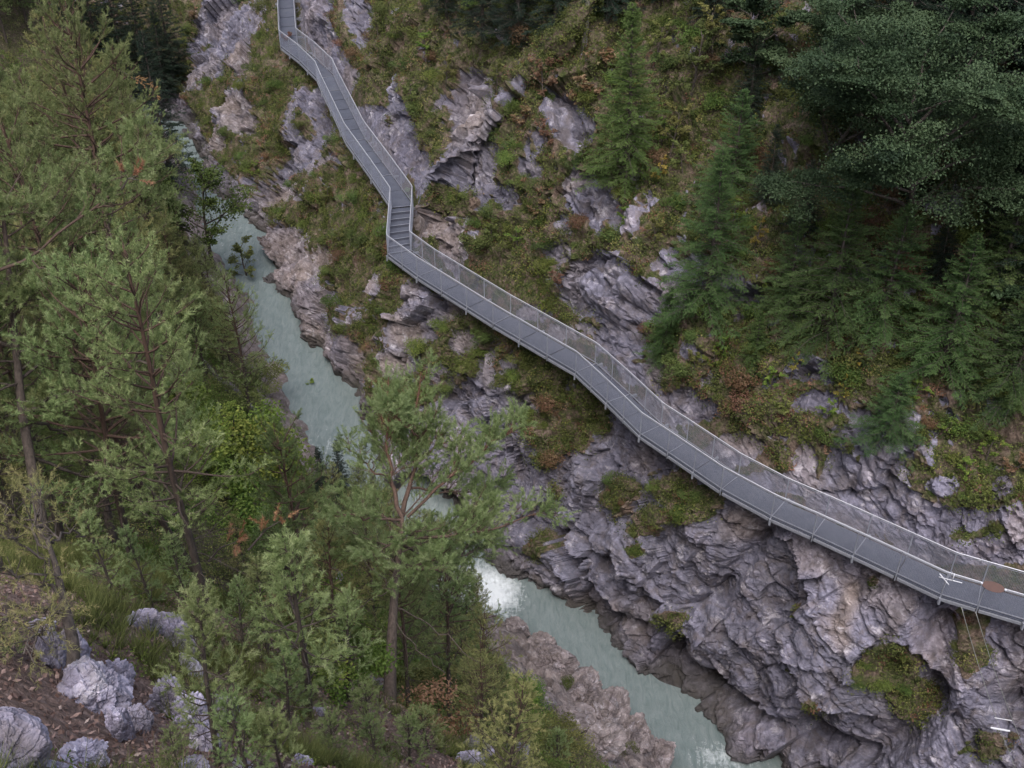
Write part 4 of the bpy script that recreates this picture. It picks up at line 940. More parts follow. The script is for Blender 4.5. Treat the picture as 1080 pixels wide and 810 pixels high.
# ---- leaning foreground trunk with feathery yellowish crown to its left
pb = on_bank(75, 722); D2 = float(project(pb)[2])
px_tree('larch_tree', D2, [(72, 728), (77, 705), (78, 680), (72, 655), (66, 632), (60, 600), (50, 570)],
        [([(70, 645), (40, 640, -.4), (5, 655, -.7), (-40, 690, -1)], .016, .15, 1), ([(66, 632), (40, 610, -.2), (0, 600, -.5), (-40, 610, -.7)], .016, .15, 1.1), ([(62, 610), (30, 575, -.2), (-10, 560, -.5)], .014, .15, 1.1), ([(55, 580), (20, 545, .2), (-20, 520, .3)], .014, .15, 1), ([(66, 640), (45, 660, -.9), (25, 690, -1.3)], .02, .2, 1), ([(50, 570), (70, 560, .3), (90, 566, .5)], .012, .3, .6), ([(50, 570), (40, 550, .3), (40, 525, .5)], .015, .2, .8)],
        'leaning grey trunk between pale boulders with feathery yellow green crown', M_BARK, M_PINEY, (34, .05, .004, .22), .07, .66, None, 'larch', None, 9)
# ---- slim young pines in front
def px_young(kind, H0, u, v, vtop, label):
    p = on_bank(u, v); d = project(p)[2]; a = math.radians(35)+math.atan((v-405)/FPX)
    H = (v-vtop)*d/FPX/math.cos(a)*1.0; 
    o = kind.plant(p-np.array([0, 0, .05]), RNG.uniform(0, 6.28), H/H0, label, 'young pine', 'slim young pines in the foreground'); placed.append((p[0], p[1]))
px_young(YP, 3.6, 322, 746, 585, 'slim young pine with a bare dark stem right of the pale outcrop')
px_young(YP, 3.6, 226, 800, 660, 'thin dark stemmed young pine at the bottom, in front of the pale outcrop')
px_young(YP2, 2.6, 262, 815, 740, 'small bushy young pine with long blue green needles at the bottom edge')
px_young(YP2, 2.6, 432, 800, 748, 'tiny blue green pine seedling right of the forked pine foot')
px_young(YP2, 2.6, 350, 812, 752, 'low young pine at the bottom edge with a reddish curved stem')
px_young(YP2, 2.6, 545, 800, 752, 'small pine seedling at the bottom near the pink rock shelf')
for k_, u, v, vt, lab in [(YP, 285, 700, 610, 'young pine left behind the slim young pine'), (YP, 365, 735, 640, 'bushy young pine between the slim young pine and the forked pine'), (YP, 255, 690, 618, 'small young pine above the broken rock right of the outcrop'), (YP2, 300, 760, 690, 'low young pine left of the slim young pine foot'), (YP2, 385, 770, 715, 'low young pine in front of the forked pine foot'), (YP, 165, 640, 560, 'young pine above the pitted pale rocks'), (YP, 130, 640, 545, 'young pine behind the leaning trunk'), (YP, 455, 725, 640, 'young pine just right of the forked pine trunk'), (YP, 490, 735, 655, 'second young pine right of the forked pine trunk'), (YP2, 520, 770, 712, 'low young pine left of the pink rock shelf'), (YP2, 455, 800, 752, 'pale pine seedling at the bottom between two others'), (YP2, 400, 812, 765, 'pine seedling at the bottom edge below the forked pine'), (YP2, 185, 812, 768, 'pine seedling at the bottom edge below the central outcrop'), (YP2, 20, 700, 655, 'low bushy pine at the left edge above the corner boulder'), (YP, 345, 690, 610, 'young pine behind and right of the slim young pine'), (YP2, 300, 815, 745, 'blue green pine top at the bottom edge left of centre'), (YP, 195, 640, 570, 'slim young pine left of the dark crooked trunk')]:
    px_young(k_, 3.6 if k_ is YP else 2.6, u, v, vt, lab)
px_young(YP2, 2.6, 590, 806, 770, 'low pine seedling nearest the lower pool at the bottom edge')
# ---- pines whose trunks show
for u, v, H, lab in [(8, 48, 7, 'pine in the upper left corner, lowest of the corner group'), (30, 30, 8, 'pine in the upper left corner right beside the corner'), (52, 46, 8, 'olive pine right of the upper left corner group'), (-12, 28, 8, 'pine cut by the left edge at the very top'), (20, 4, 8, 'pine at the very top of the upper left corner'), (46, 6, 9, 'pine at the top edge right of the corner'), (72, 26, 8, 'pine at the top left of the dark spruce clump')]:
    base_tree(FAR[int(u) % 2], 9, u, v, H, lab, 'pines crowded on the left bank')
base_tree(PN[0], 9, 225, 655, 6.6, 'pine with dark crooked trunk left of the slim young pine', 'pines crowded on the left bank')
for kd, h0, u, v, H, lab in [(0, 9, 236, 285, 8, 'slender pine with a bare dark trunk beside the narrow upper channel'), (1, 8, 306, 455, 7, 'pine with thin dark trunk below the yellow leaved bush'), (2, 10, 203, 428, 9, 'pine with reddish thin trunk below the fresh green bushes'), (0, 9, 118, 45, 10, 'reddish trunked pine near the far bend of the river'), (2, 10, 22, 20, 13, 'tall sparse pine with dark trunk in the upper left corner'), (4, 8.5, 60, 10, 12, 'yellowish pine between the upper left corner and the dark spruces'), (4, 8.5, 85, 30, 11, 'olive yellow pine left of the reddish trunked far pine'), (2, 10, 101, 110, 9, 'pine behind the tip of the long bare branch')]:
    bank_tree(PN[kd], h0, u, v, H, lab)
for u, v, H, lab in [(352, 462, 4.2, 'small dark spruce tip against the white water'), (335, 470, 4, 'little dark spruce left of the white water'), (150, 30, 10, 'dark spruce above the far bend of the river')]:
    bank_tree(DSP, 11, u, v, H, lab, group='dark spruces', cat='spruce')
for u, v, H, lab in [(392, 498, 4.6, 'small pine filling the gap left behind the forked pine'), (372, 486, 4.2, 'small pine beside the white water left of the forked pine'), (415, 528, 4.6, 'small pine directly behind the forked pine trunk'), (442, 552, 4.4, 'small pine behind the right boughs of the forked pine'), (466, 572, 4.2, 'small pine above the white cascade, farther from it'), (488, 598, 3.6, 'small pine at the left edge of the white cascade')]:
    bank_tree(FAR[int(u) % 2], 9, u, v, H, lab)
# ---- bushes among the pines
for b, h0, u, v, s, lab in [(0, 1.5, 180, 440, 1.6, 'fresh green bush below the reddish bare branch'), (0, 1.5, 205, 425, 1.2, 'bright green bush left of the slender channel pine foot'), (0, 1.5, 250, 470, 1.7, 'bright green bush left of the yellow leaved bush'), (0, 1.5, 262, 500, 1.8, 'large fresh green bush under the yellow leaved bush'), (0, 1.5, 235, 505, 1.5, 'green bush two steps left under the yellow leaved bush'), (1, 1.3, 250, 420, 1.4, 'olive bush at the foot of the slender channel pine'), (1, 1.3, 275, 395, 1.3, 'olive bush at the water edge of the upper channel'), (0, 1.5, 270, 555, 1.3, 'green bush behind the dead orange bough'), (1, 1.3, 305, 690, .8, 'olive bush left of the slim young pine foot'), (0, 1.5, 395, 690, 1.0, 'green bush left of the forked pine trunk'), (0, 1.5, 360, 720, .8, 'low green bush right of the slim young pine foot'), (1, 1.3, 470, 735, 1.1, 'olive bush right of the forked pine foot'), (3, 1.0, 455, 755, 1.0, 'brown withered bush right of the forked pine foot'), (1, 1.3, 510, 740, 1.0, 'olive bush left of the pink rock shelf'), (0, 1.5, 545, 735, .8, 'fresh green bush on the edge of the pink rock shelf'), (1, 1.3, 540, 770, .9, 'olive bush at the bottom beside the pink rock shelf'), (3, 1.0, 120, 335, 1.2, 'brownish bush in the dark gap between the two bare branches'), (1, 1.3, 590, 780, .8, 'olive bush at the bottom nearest the lower pool'), (3, 1.0, 290, 640, .9, 'russet bush between the dead orange bough and slim young pine'), (1, 1.3, 430, 720, .8, 'olive bush against the right side of the forked pine foot'), (0, 1.5, 330, 640, 1.0, 'green bush behind the slim young pine'), (1, 1.3, 470, 690, 1.0, 'olive bush on the slope below the white cascade'), (1, 1.3, 500, 705, .9, 'olive bush above the pink rock shelf')]:
    p = on_bank(u, v+12); BUSH[b].plant(p, RNG.uniform(0, 6.28), s*np.array([1, 1, .9]), lab, 'bush', 'bushes among the pines')
SAPG0 = Kind('sapling_tree', gen_broadleaf(85, 4.0, 1.7, .10, 5200, .15, .6, .6, (0, 0), 9, .12, .5), M_BARK, M_GREENL)
SAPY0 = Kind('sapling_tree', gen_broadleaf(86, 3.0, 1.0, .11, 1500, .2, .6, .65, (0, 0), 8, .12, .5), M_BARK, M_YELL)
for k_, h_, u, v, vt, lab in [(SAPG0, 4, 190, 462, 405, 'fresh green leafy tree below the reddish bare branch'), (SAPG0, 4, 250, 490, 432, 'bright green leafy tree left of the yellow one'), (SAPY0, 3, 278, 487, 446, 'slender leafy tree turned clear yellow'), (SAPG0, 4, 282, 520, 462, 'bright green leafy tree below the yellow one'), (SAPG0, 4, 222, 515, 455, 'fresh green leafy tree left below the yellow one')]:
    p = on_bank(u, v); print(lab, p, project(p)[2]); s = (v-vt)*project(p)[2]/FPX/.85/h_; k_.plant(p-np.array([0, 0, .1]), RNG.uniform(0, 6), (s*1.3, s*1.3, s), lab, 'leafy tree', 'leafy trees among the pines'); placed.append((p[0], p[1]))
# ---- dead orange bough hanging in the pines
def dead_bough(u0, v0, u1, v1, d, lab, seed):
    rng = np.random.default_rng(seed); mb = MB(); lf = Leafage(); a = at_s(u0, v0, d); b = at_s(u1, v1, d-.3); P = resample(np.array([a, (a+b)/2+np.array([0, 0, .1]), b]), 8)-a
    mb.tube(P, np.linspace(.02, .005, 8), 4, False); pine_foliage(lf, mb, P, rng, LOD_NEAR, .3, .9, .6, .35)
    e = empty('dead_bough', a); tag(e, lab, 'branch', 'dead orange boughs'); mb.build('branch', M_BARK, e); link('withered_needles', lf.mesh('withered_needles', M_DEADN), e)
dead_bough(262, 580, 302, 546, 17, 'withered orange pine bough below the yellow leaved bush', 3)
dead_bough(220, 592, 248, 572, 17, 'small withered orange bough left of the larger one', 4)
dead_bough(128, 75, 165, 100, 55, 'rust red dead branch beside the far bend of the river', 5)
dead_bough(128, 200, 146, 190, 15, 'small orange withered twig on the long bare branch', 6)
# ---- the remaining pines, spaced over the slope wherever the line of sight to river and cliff stays open
LOOKS = ['grey green pine', 'dense blue green pine', 'tall thin crowned pine', 'small yellowish pine', 'pale olive pine']
rngb = np.random.default_rng(99)
cand = []
for _ in range(16000):
    x = rngb.uniform(-72, 14); y = rngb.uniform(4, 110); cand.append((x, y))
cand = np.array(cand); cs = side(cand[:, 0], cand[:, 1]); cz = ground_z(cand[:, 0], cand[:, 1])
cnt = 0
# sight lines the photo leaves open: the bare boughs, the leafy bushes, the forked pine
KEEP = [(0, 230, 175, 300, 17), (20, 320, 190, 440, D1+1), (165, 400, 320, 525, 62), (205, 540, 315, 605, 17.5), (340, 395, 590, 600, HD+2), (150, 290, 240, 330, 20)]
for (x, y), s_, z_ in zip(cand, cs, cz):
    if s_ > -3.0: continue
    dist_ = math.hypot(x, y)
    kf = rngb.integers(0, 5); H0_ = PH[kf]*rngb.uniform(.7, 1.0)
    if s_ > -6: H0_ *= .6
    sep = 1.5
    ub, vb, db = project(np.array([x, y, z_]))
    if db < 13 or ub < -120 or ub > 600: continue
    if any((x-a)**2+(y-b)**2 < sep**2 for a, b in placed): continue
    ok = False
    for H in (H0_, H0_*.72, H0_*.5):
        ut, vt, dt = project(np.array([x, y, z_+H]))
        if vt > 860 or vb < -160: continue
        cw = .20*H*FPX/dt
        # keep the crown off the water, the cliff and the walkway
        if any(ut+(ub-ut)*q+cw*(.25+.75*min(1, q*2)) > right_limit(vt+(vb-vt)*q)+10 for q in (0.0, .25, .5, .75)): continue
        # leave the foreground clearing and the forked pine's trunk in view
        if vt > 560 and ub < 420 and db < 19: continue
        if 340 < ub < 480 and db < HD+.5 and vb > 600 and vt < 745: continue
        if db < 22 and vt < 640 and ub < 330 and vb > 640 and rngb.random() < .6: continue
        if any(ut+cw > x0 and ut-cw < x1 and vb > y0 and vt < y1 and db < dd for x0, y0, x1, y1, dd in KEEP): continue
        ok = True; break
    if not ok: continue
    k = PN[kf] if db < 45 else FAR[kf % 2]; h0 = PH[kf] if db < 45 else 9.0
    placed.append((x, y)); cnt += 1
    o = k.plant((x, y, ground_pt(x, y)-.1), rngb.uniform(0, 6.28), H/h0, '', 'pine', 'pines crowded on the left bank'); label_later(o, LOOKS[kf], (float(ut), float(vt)))
print('auto pines', cnt)
# ================================================================== THE CLIFF'S TREES AND SHRUBS
SPR = [Kind('spruce', gen_spruce(51, 7.5, 2.1, .03, nb=9, K=8, nl=.055, nw=.018, step=.30, tone0=.6), M_BARK, M_BRIGHTSP),
       Kind('spruce', gen_spruce(52, 8.0, 2.9, .04, nb=9, K=8, nl=.055, nw=.018, step=.36, tone0=.5, droop=-.34), M_BARK, M_SPRUCE),
       Kind('spruce', gen_spruce(53, 6.5, 2.6, .03, nb=9, K=8, nl=.055, nw=.018, step=.34, tone0=.58, droop=-.2), M_BARK, M_SPRUCE)]
SPH = [7.5, 8.0, 6.5]
def cliff_pt(u, v):
    i = on_cliff(u, v); return None if i is None else CLIFF_V[i]
def cliff_tree(kind, h0, u, v, vtop, label, group, cat, wid=1.0, tilt=None, sink=.15, rz=None):
    p = cliff_pt(u, v); d = float(project(p)[2]); a = PITCH+math.atan(((v+vtop)/2-405)/FPX)
    H = (v-vtop)*d/FPX/math.cos(a); s = H/h0
    return kind.plant(p-np.array([0, 0, sink]), RNG.uniform(0, 6.28) if rz is None else rz, (s*wid, s*wid, s), label, cat, group, tilt)
for k, u, v, vt, lab, wd_ in [(0, 663, 192, 14, 'bright green spruce with drooping layers above the grey slab', 1.0), (1, 742, 332, 165, 'dark fir with broad layered boughs right of the grey slab', .95), (2, 768, 215, 100, 'dark blue green fir behind the dark fir, below the yellow green sapling', 1.0), (1, 872, 358, 190, 'layered fir with wide sagging boughs under the big maple', 1.0), (2, 925, 345, 215, 'dark spruce close behind the layered fir', 1.1), (1, 992, 392, 250, 'broad shaggy fir right of the layered fir', 1.1), (2, 932, 462, 395, 'squat bushy fir on top of the grey rock face', 1.5), (0, 792, 400, 325, 'small fresh green fir left of the layered fir', 1.1), (1, 1062, 420, 290, 'dark fir at the right edge below the maple', 1.2), (2, 1045, 330, 200, 'dark spruce in the shade at the right edge', 1.1), (0, 700, 372, 300, 'small fir in front of the dark fir', 1.2), (2, 830, 330, 225, 'dark slender fir left of the layered fir', .9)]:
    cliff_tree(SPR[k], SPH[k], u, v, vt, lab, 'firs and spruces on the cliff', 'spruce', wd_)
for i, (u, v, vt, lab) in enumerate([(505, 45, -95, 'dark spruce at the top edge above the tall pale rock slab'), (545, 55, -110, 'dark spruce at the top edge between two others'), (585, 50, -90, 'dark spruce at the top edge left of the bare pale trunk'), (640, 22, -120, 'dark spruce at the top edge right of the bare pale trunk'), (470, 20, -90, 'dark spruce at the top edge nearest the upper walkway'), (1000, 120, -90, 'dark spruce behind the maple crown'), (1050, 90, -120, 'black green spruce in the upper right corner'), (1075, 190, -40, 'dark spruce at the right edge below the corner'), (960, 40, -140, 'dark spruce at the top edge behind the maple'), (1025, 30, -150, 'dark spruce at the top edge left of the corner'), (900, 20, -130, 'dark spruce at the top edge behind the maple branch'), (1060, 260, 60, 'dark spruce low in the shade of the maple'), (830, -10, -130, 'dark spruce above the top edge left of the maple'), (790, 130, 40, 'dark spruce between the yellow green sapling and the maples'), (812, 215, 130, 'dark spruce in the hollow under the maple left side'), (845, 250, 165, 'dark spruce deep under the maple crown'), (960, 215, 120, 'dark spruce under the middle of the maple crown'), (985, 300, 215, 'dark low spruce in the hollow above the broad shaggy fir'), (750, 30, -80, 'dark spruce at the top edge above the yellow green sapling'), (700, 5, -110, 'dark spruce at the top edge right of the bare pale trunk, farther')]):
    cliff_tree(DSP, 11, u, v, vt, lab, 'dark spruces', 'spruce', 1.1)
for i, (u, v, vt, lab) in enumerate([(112, 92, -60, 'dark spruce at the far bend, leftmost of the clump'), (136, 100, -50, 'dark spruce at the far bend, second of the clump'), (158, 104, -40, 'dark spruce at the far bend beside the water'), (176, 108, 10, 'small dark spruce at the far bend, nearest the cliff'), (185, 95, -30, 'dark spruce at the far bend behind the small one'), (80, 80, -60, 'dark spruce left of the far bend clump'), (10, 70, -80, 'dark spruce in the upper left corner, leftmost'), (35, 75, -60, 'dark spruce in the upper left corner, second from the left'), (58, 78, -75, 'dark spruce in the upper left corner, third from the left')]):
    cliff_tree(DSP, 11, u, v, vt, lab, 'dark spruces', 'spruce', 1.0)
# added spruces, mostly out of view, put upslope to shade the right side
rngu = np.random.default_rng(31)
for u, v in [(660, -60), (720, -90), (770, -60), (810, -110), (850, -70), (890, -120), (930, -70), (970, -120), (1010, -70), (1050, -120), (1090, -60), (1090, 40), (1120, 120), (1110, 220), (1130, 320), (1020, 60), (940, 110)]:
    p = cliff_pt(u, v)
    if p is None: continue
    o = DSP.plant(p-np.array([0, 0, .2]), rngu.uniform(0, 6), rngu.uniform(.75, 1.1)*np.array([1.15, 1.15, 1]), '', 'spruce', 'dark spruces'); label_later(o, 'added shading spruce', (u, v))
# tall trunk that leaves the picture at the top
cliff_tree(Kind('pine', gen_pine(61, 14, .72, 2.2, LOD_FAR, .5, dead=2, lean=.01), M_PALEBARK, M_PINE), 14, 617, 46, -250, 'bare pale trunk of a tall pine leaving the picture at the top', 'pines on the cliff', 'pine', 1.0, rz=.5)
# the big blue green maple, leaning out over the slope
MAP = Kind('maple_tree', gen_broadleaf(71, 8.5, 5.6, .088, 125000, .22, .14, .46, (-.7, -.5), 17, .12, .45, .85, .42), M_BARK, M_MAPLE)
pm = cliff_pt(968, 232)
MAP.plant(pm-np.array([0, 0, .2]), .4, 1.0, 'big blue green maple with tiered sprays over the dark hollow', 'maple')
MAP2 = Kind('maple_tree', gen_broadleaf(72, 6.5, 4.4, .09, 85000, .2, .14, .48, (-.3, -.5), 13, .12, .45, .85, .42), M_BARK, M_MAPLE)
pm = cliff_pt(850, 165); MAP2.plant(pm-np.array([0, 0, .2]), 1.2, 1.0, 'blue green maple left of the big one with paler tips', 'maple')
MAP3 = Kind('maple_tree', gen_broadleaf(73, 4.5, 2.4, .12, 16000, .2, .18, .5, (-.2, -.3), 10, .16, .45, .9, .4), M_BARK, M_MAPLE)
for u, v, vt, lab in [(1062, 340, 245, 'small blue green maple at the right edge below the hollow'), (905, 60, -40, 'maple crown behind the big maple at the top edge'), (800, 80, -20, 'maple left of the big maple at the top edge')]:
    cliff_tree(MAP3, 4.5, u, v, vt, lab, 'maples on the slope', 'maple', 1.3)
SAP = Kind('sapling_tree', gen_broadleaf(81, 4.0, 1.5, .10, 3200, .3, .4, .55, (-.1, 0), 8, .12, .5), M_BARK, M_OLIVE)
SAPW = Kind('sapling_tree', gen_broadleaf(87, 4.0, 2.0, .085, 6500, .35, .3, .45, (-.05, 0), 11, .1, .6, 1.6, .36), M_BARK, M_UNDER)
SAPG = Kind('sapling_tree', gen_broadleaf(82, 3.2, 1.2, .10, 2200, .3, .5, .6, (0, 0), 7, .12, .5), M_BARK, M_GREENL)
SAPR = Kind('sapling_tree', gen_broadleaf(83, 3.2, 1.4, .13, 1500, .25, .4, .5, (-.2, -.1), 7, .15, .5), M_BARK, M_RUSSET)
SAPY = Kind('sapling_tree', gen_broadleaf(84, 2.4, .8, .10, 700, .3, .5, .6, (0, 0), 6, .12, .5), M_BARK, M_YELL)
for k, h0, u, v, vt, lab in [(SAP, 4, 728, 100, 22, 'yellow green sapling with a dark forked stem left of the maples'), (SAP, 4, 705, 165, 108, 'olive sapling right of the bright green spruce'), (SAPR, 3.2, 612, 122, 50, 'russet leaved sapling with green top below the bare pale trunk'), (SAPR, 3.2, 575, 105, 62, 'sparse russet sapling left of the larger russet one'), (SAPY, 2.4, 795, 262, 225, 'small orange yellow sapling between the dark fir and layered fir'), (SAP, 4, 750, 70, 5, 'reddish olive sapling next to the yellow green one'), (SAPG, 3.2, 700, 150, 118, 'light green sapling right of the bright green spruce'), (SAPY, 2.4, 690, 195, 160, 'sparse pale yellow sapling at the rocky gap right of the bright spruce'), (SAP, 4, 440, 125, 85, 'pale olive shrubby sapling right of the upper walkway'), (SAP, 4, 470, 100, 60, 'olive sapling left of the tall pale rock slab'), (SAPY, 2.4, 905, 400, 365, 'sparse yellowish sapling under the layered fir'), (SAPY, 2.4, 885, 420, 392, 'small yellow sapling above the grey rock face'), (SAPY, 2.4, 838, 392, 368, 'pale yellow bush sapling by the little grey rock'), (SAPG, 3.2, 752, 395, 362, 'yellow green sapling under the dark fir'), (SAPG, 3.2, 812, 412, 385, 'bright green sapling below the small fresh fir'), (SAPG, 3.2, 1000, 460, 435, 'bright green sprout right of the grey rock face'), (SAPW, 4, 226, 285, 190, 'flat topped small tree with dark branches over the upper channel'), (SAP, 4, 262, 300, 250, 'olive sapling hanging over the water below the flat topped tree'), (SAPG, 3.2, 330, 425, 398, 'leafy sprig hanging over the water from the left bank')]:
    if 'left bank' in lab or 'flat topped' in lab or 'hanging over the water below' in lab:
        p = on_bank(u, v); d = project(p)[2]; s = (v-vt)*d/FPX/.85/h0; k.plant(p-np.array([0, 0, .1]), RNG.uniform(0, 6), (s*1.2, s*1.2, s), lab, 'sapling', 'saplings')
    else: cliff_tree(k, h0, u, v, vt, lab, 'saplings', 'sapling', 1.2)
rngs = np.random.default_rng(63)
for u, v, h in [(450, 62, 34), (522, 92, 30), (545, 132, 30), (580, 152, 28), (562, 228, 26), (612, 172, 24), (642, 262, 26), (692, 255, 34), (520, 252, 24), (480, 216, 22), (722, 182, 36), (690, 62, 40), (655, 236, 24), (762, 372, 26), (822, 442, 26), (872, 442, 24), (962, 424, 30), (1042, 482, 30), (732, 392, 26), (592, 302, 22), (400, 40, 28), (430, 215, 20), (780, 150, 40), (770, 240, 36), (815, 300, 36), (840, 360, 30), (905, 385, 28), (1015, 505, 26), (1062, 500, 30), (545, 260, 24), (505, 300, 20), (575, 330, 18), (345, 215, 24), (300, 150, 26), (270, 190, 24), (360, 260, 22), (390, 330, 22), (310, 60, 26)]:
    k_ = [SAP, SAPG, SAP, SAPR][int(rngs.integers(0, 4))]; o = cliff_tree(k_, 4 if k_ is SAP else 3.2, u, v, v-h, '', 'saplings', 'sapling', 1.35)
    label_later(o, {id(SAP): 'olive sapling', id(SAPG): 'fresh green sapling', id(SAPR): 'russet sapling'}[id(k_)], (u, v-h/2))
# shrubs one can tell apart on the ledges
CB = [Kind('shrub', gen_shrub(91, 1.0, 1.0, .085, 1500, .55), M_BARK, M_HEATH), Kind('shrub', gen_shrub(92, 1.0, .9, .085, 1500, .6), M_BARK, M_UNDER), Kind('shrub', gen_shrub(93, 1.0, .8, .08, 1100, .45), M_BARK, M_RUSSET)]
LOOKB = ['olive shrub', 'green shrub', 'russet shrub']
rngc = np.random.default_rng(5)
vis = np.where((CU > 190) & (CU < 1080) & (CV > 0) & (CV < 800) & (CLIFF_VEG > .95) & (CD > 20) & (CLIFF_V[:, 2] > 8) & (wd > 2.0))[0]
got = []
for i in rngc.permutation(vis)[:60000]:
    u, v = CU[i], CV[i]
    if len(got) >= 280: break
    if any((u-a)**2+(v-b)**2 < 19**2 for a, b in got): continue
    if on_cliff(u, v) is None or abs(CD[on_cliff(u, v)]-CD[i]) > 2: continue
    got.append((u, v)); k = int(rngc.choice([0, 0, 0, 1, 1, 1, 2])); s = rngc.uniform(.45, .95)
    if v > 480 and u > 600: s *= .6
    o = CB[k].plant(CLIFF_V[i]-np.array([0, 0, .15]), rngc.uniform(0, 6.28), (s, s, s*rngc.uniform(.7, 1.1)), '', 'shrub', 'shrubs on the cliff ledges'); label_later(o, LOOKB[k], (u, v))

# ================================================================== GROUND COVER (nobody could count it)
def sample_faces(Vv, Q, weight, n, rng):
    a = Vv[Q]; ar = .5*np.linalg.norm(np.cross(a[:, 2]-a[:, 0], a[:, 3]-a[:, 1]), axis=1)*weight
    c = np.cumsum(ar); f = np.searchsorted(c, rng.uniform(0, c[-1], n)); f = np.minimum(f, len(Q)-1)
    s = rng.uniform(0, 1, (n, 1)); t = rng.uniform(0, 1, (n, 1)); q = a[f]
    return q[:, 0]*(1-s)*(1-t)+q[:, 1]*s*(1-t)+q[:, 2]*s*t+q[:, 3]*(1-s)*t, f
def mounds(centers, normals, rad, per, leaf, rng, tone0, tone_sd=.13, flat=.6):
    n = len(centers); lf = Leafage(); up = unit(normals*.6+np.array([0, 0, .6]))
    q = unit(rng.normal(size=(n, per, 3))); dotn = (q*up[:, None]).sum(2, keepdims=True); q = q-np.minimum(dotn, 0)*up[:, None]*1.7
    q = q*(rng.uniform(.35, 1, (n, per, 1))**.6)*rad[:, None, None]
    dn = (q*up[:, None]).sum(2, keepdims=True); q = q-dn*up[:, None]*(1-flat)
    c = (centers[:, None]+q).reshape(-1, 3); nn = unit(q.reshape(-1, 3)+np.repeat(up, per, 0)*rad.mean()*.9+rng.normal(size=(n*per, 3))*.3*rad.mean())
    tone = np.repeat(np.clip(tone0+rng.normal(size=n)*tone_sd, 0, 1), per)+rng.normal(size=n*per)*.09
    lf.leaves(c, rng.normal(size=(n*per, 3)), nn, leaf*rng.uniform(.6, 1.4, n*per), leaf*.55*rng.uniform(.7, 1.3, n*per), tone)
    return lf
def blades(centers, up, per, L, wdt, rng, tone0, spread=.5):
    n = len(centers); lf = Leafage()
    lf.needles(centers, up, .02, per, L, wdt, rng, np.clip(tone0+rng.normal(size=n)*.15, 0, 1), spread, 1.0, 0); return lf
rngg = np.random.default_rng(77)
Qc = CLIFF_Q; fc = CLIFF_V[Qc].mean(1); fu, fv, fd = project(fc)
inview = ((fu > -60) & (fu < 1480) & (fv > -160) & (fv < 900) & (fd > 3)).astype(float)
fveg = CLIFF_VEG[Qc].mean(1); fz = CLIFF_V[Qc][:, :, 2].mean(1); hw = np.interp(fd, [25, 90], [1.0, .55])
fn = CLIFF_N[Qc[:, 0]]
pn_ = fbm(fc*.45, 3, 201); pn2 = fbm(fc*.7, 3, 211)
okw = (wd[Qc].mean(1) > .9)
def cover(name, weight, n, rad, per, leaf, mat, tone0, seed, flat=.6):
    rng = np.random.default_rng(seed); P, f = sample_faces(CLIFF_V, Qc, weight, n, rng)
    lf = mounds(P, fn[f], rng.uniform(rad[0], rad[1], n), per, leaf, rng, tone0, .2, flat); o = link(name, lf.mesh(name, mat)); o['kind'] = 'stuff'; return o
base_w = inview*hw*sstep(.6, .95, fveg)*okw
cover('heath', base_w*sstep(-.25, .25, pn_), 6600, (.20, .75), 60, .085, M_HEATH, .45, 1, .75)
cover('green_undergrowth', base_w*sstep(.25, -.15, pn_), 6800, (.20, .75), 58, .085, M_UNDER, .42, 2, .75)
cover('leaf_litter', base_w*sstep(.0, .35, pn2), 3200, (.15, .42), 30, .09, M_RUSSET, .40, 3, .3)
# grass hanging on the ledges
P, f = sample_faces(CLIFF_V, Qc, inview*hw*sstep(.35, .7, fveg)*okw, 3500, rngg)
lf = blades(P, unit(fn[f]*.5+np.array([0, 0, 1.0])), 16, .30, .018, rngg, .45, .7); o = link('ledge_grass', lf.mesh('ledge_grass', M_HEATH)); o['kind'] = 'stuff'
# left bank: undergrowth under the pines, litter and grass in the foreground
bq = BANK_P[Qg]; bc = bq.mean(1); bu, bv, bd = project(bc); bview = ((bu > -80) & (bu < 760) & (bv > -60) & (bv < 900) & (bd > 2)).astype(float)
bveg = BANK_VEG[Qg].mean(1); bdist = BANK_D[Qg].mean(1); bn = unit(np.cross(bq[:, 1]-bq[:, 0], bq[:, 3]-bq[:, 0])); bn *= np.sign(bn[:, 2:3]+1e-9)
bno = fbm(bc*.5, 3, 231); bsd = BANK_SD[Qg].mean(1)
def bcover(name, weight, n, rad, per, leaf, mat, tone0, seed, flat=.6):
    rng = np.random.default_rng(seed); P, f = sample_faces(BANK_P, Qg, weight, n, rng)
    lf = mounds(P, bn[f], rng.uniform(rad[0], rad[1], n), per, leaf, rng, tone0, .2, flat); o = link(name, lf.mesh(name, mat)); o['kind'] = 'stuff'
bw = bview*sstep(.4, .8, bveg)*(bsd < -2.2)
bcover('bank_undergrowth', bw*sstep(14, 20, bdist)*np.interp(bdist, [20, 80], [1, .5]), 7500, (.22, .65), 60, .065, M_OLIVE, .5, 11)
bcover('green_bank_undergrowth', bw*sstep(15, 22, bdist)*sstep(-.1, .3, bno)*np.interp(bdist, [20, 80], [1, .5]), 4500, (.22, .7), 60, .07, M_GREENL, .45, 12)
bcover('low_greenery', bw*sstep(22, 14, bdist)*sstep(-.25, .2, bno), 900, (.07, .24), 40, .032, M_GREENL, .5, 14)
P, f = sample_faces(BANK_P, Qg, bview*sstep(26, 15, bdist), 48000, rngg)
lf = Leafage(); n = len(P); lf.leaves(P+bn[f]*rngg.uniform(.005, .04, (n, 1)), rngg.normal(size=(n, 3)), unit(bn[f]+rngg.normal(size=(n, 3))*.45), rngg.uniform(.03, .085, n), rngg.uniform(.02, .05, n), np.clip(rngg.normal(.42, .22, n), 0, 1))
o = link('fallen_leaves', lf.mesh('fallen_leaves', M_LITTER)); o['kind'] = 'stuff'
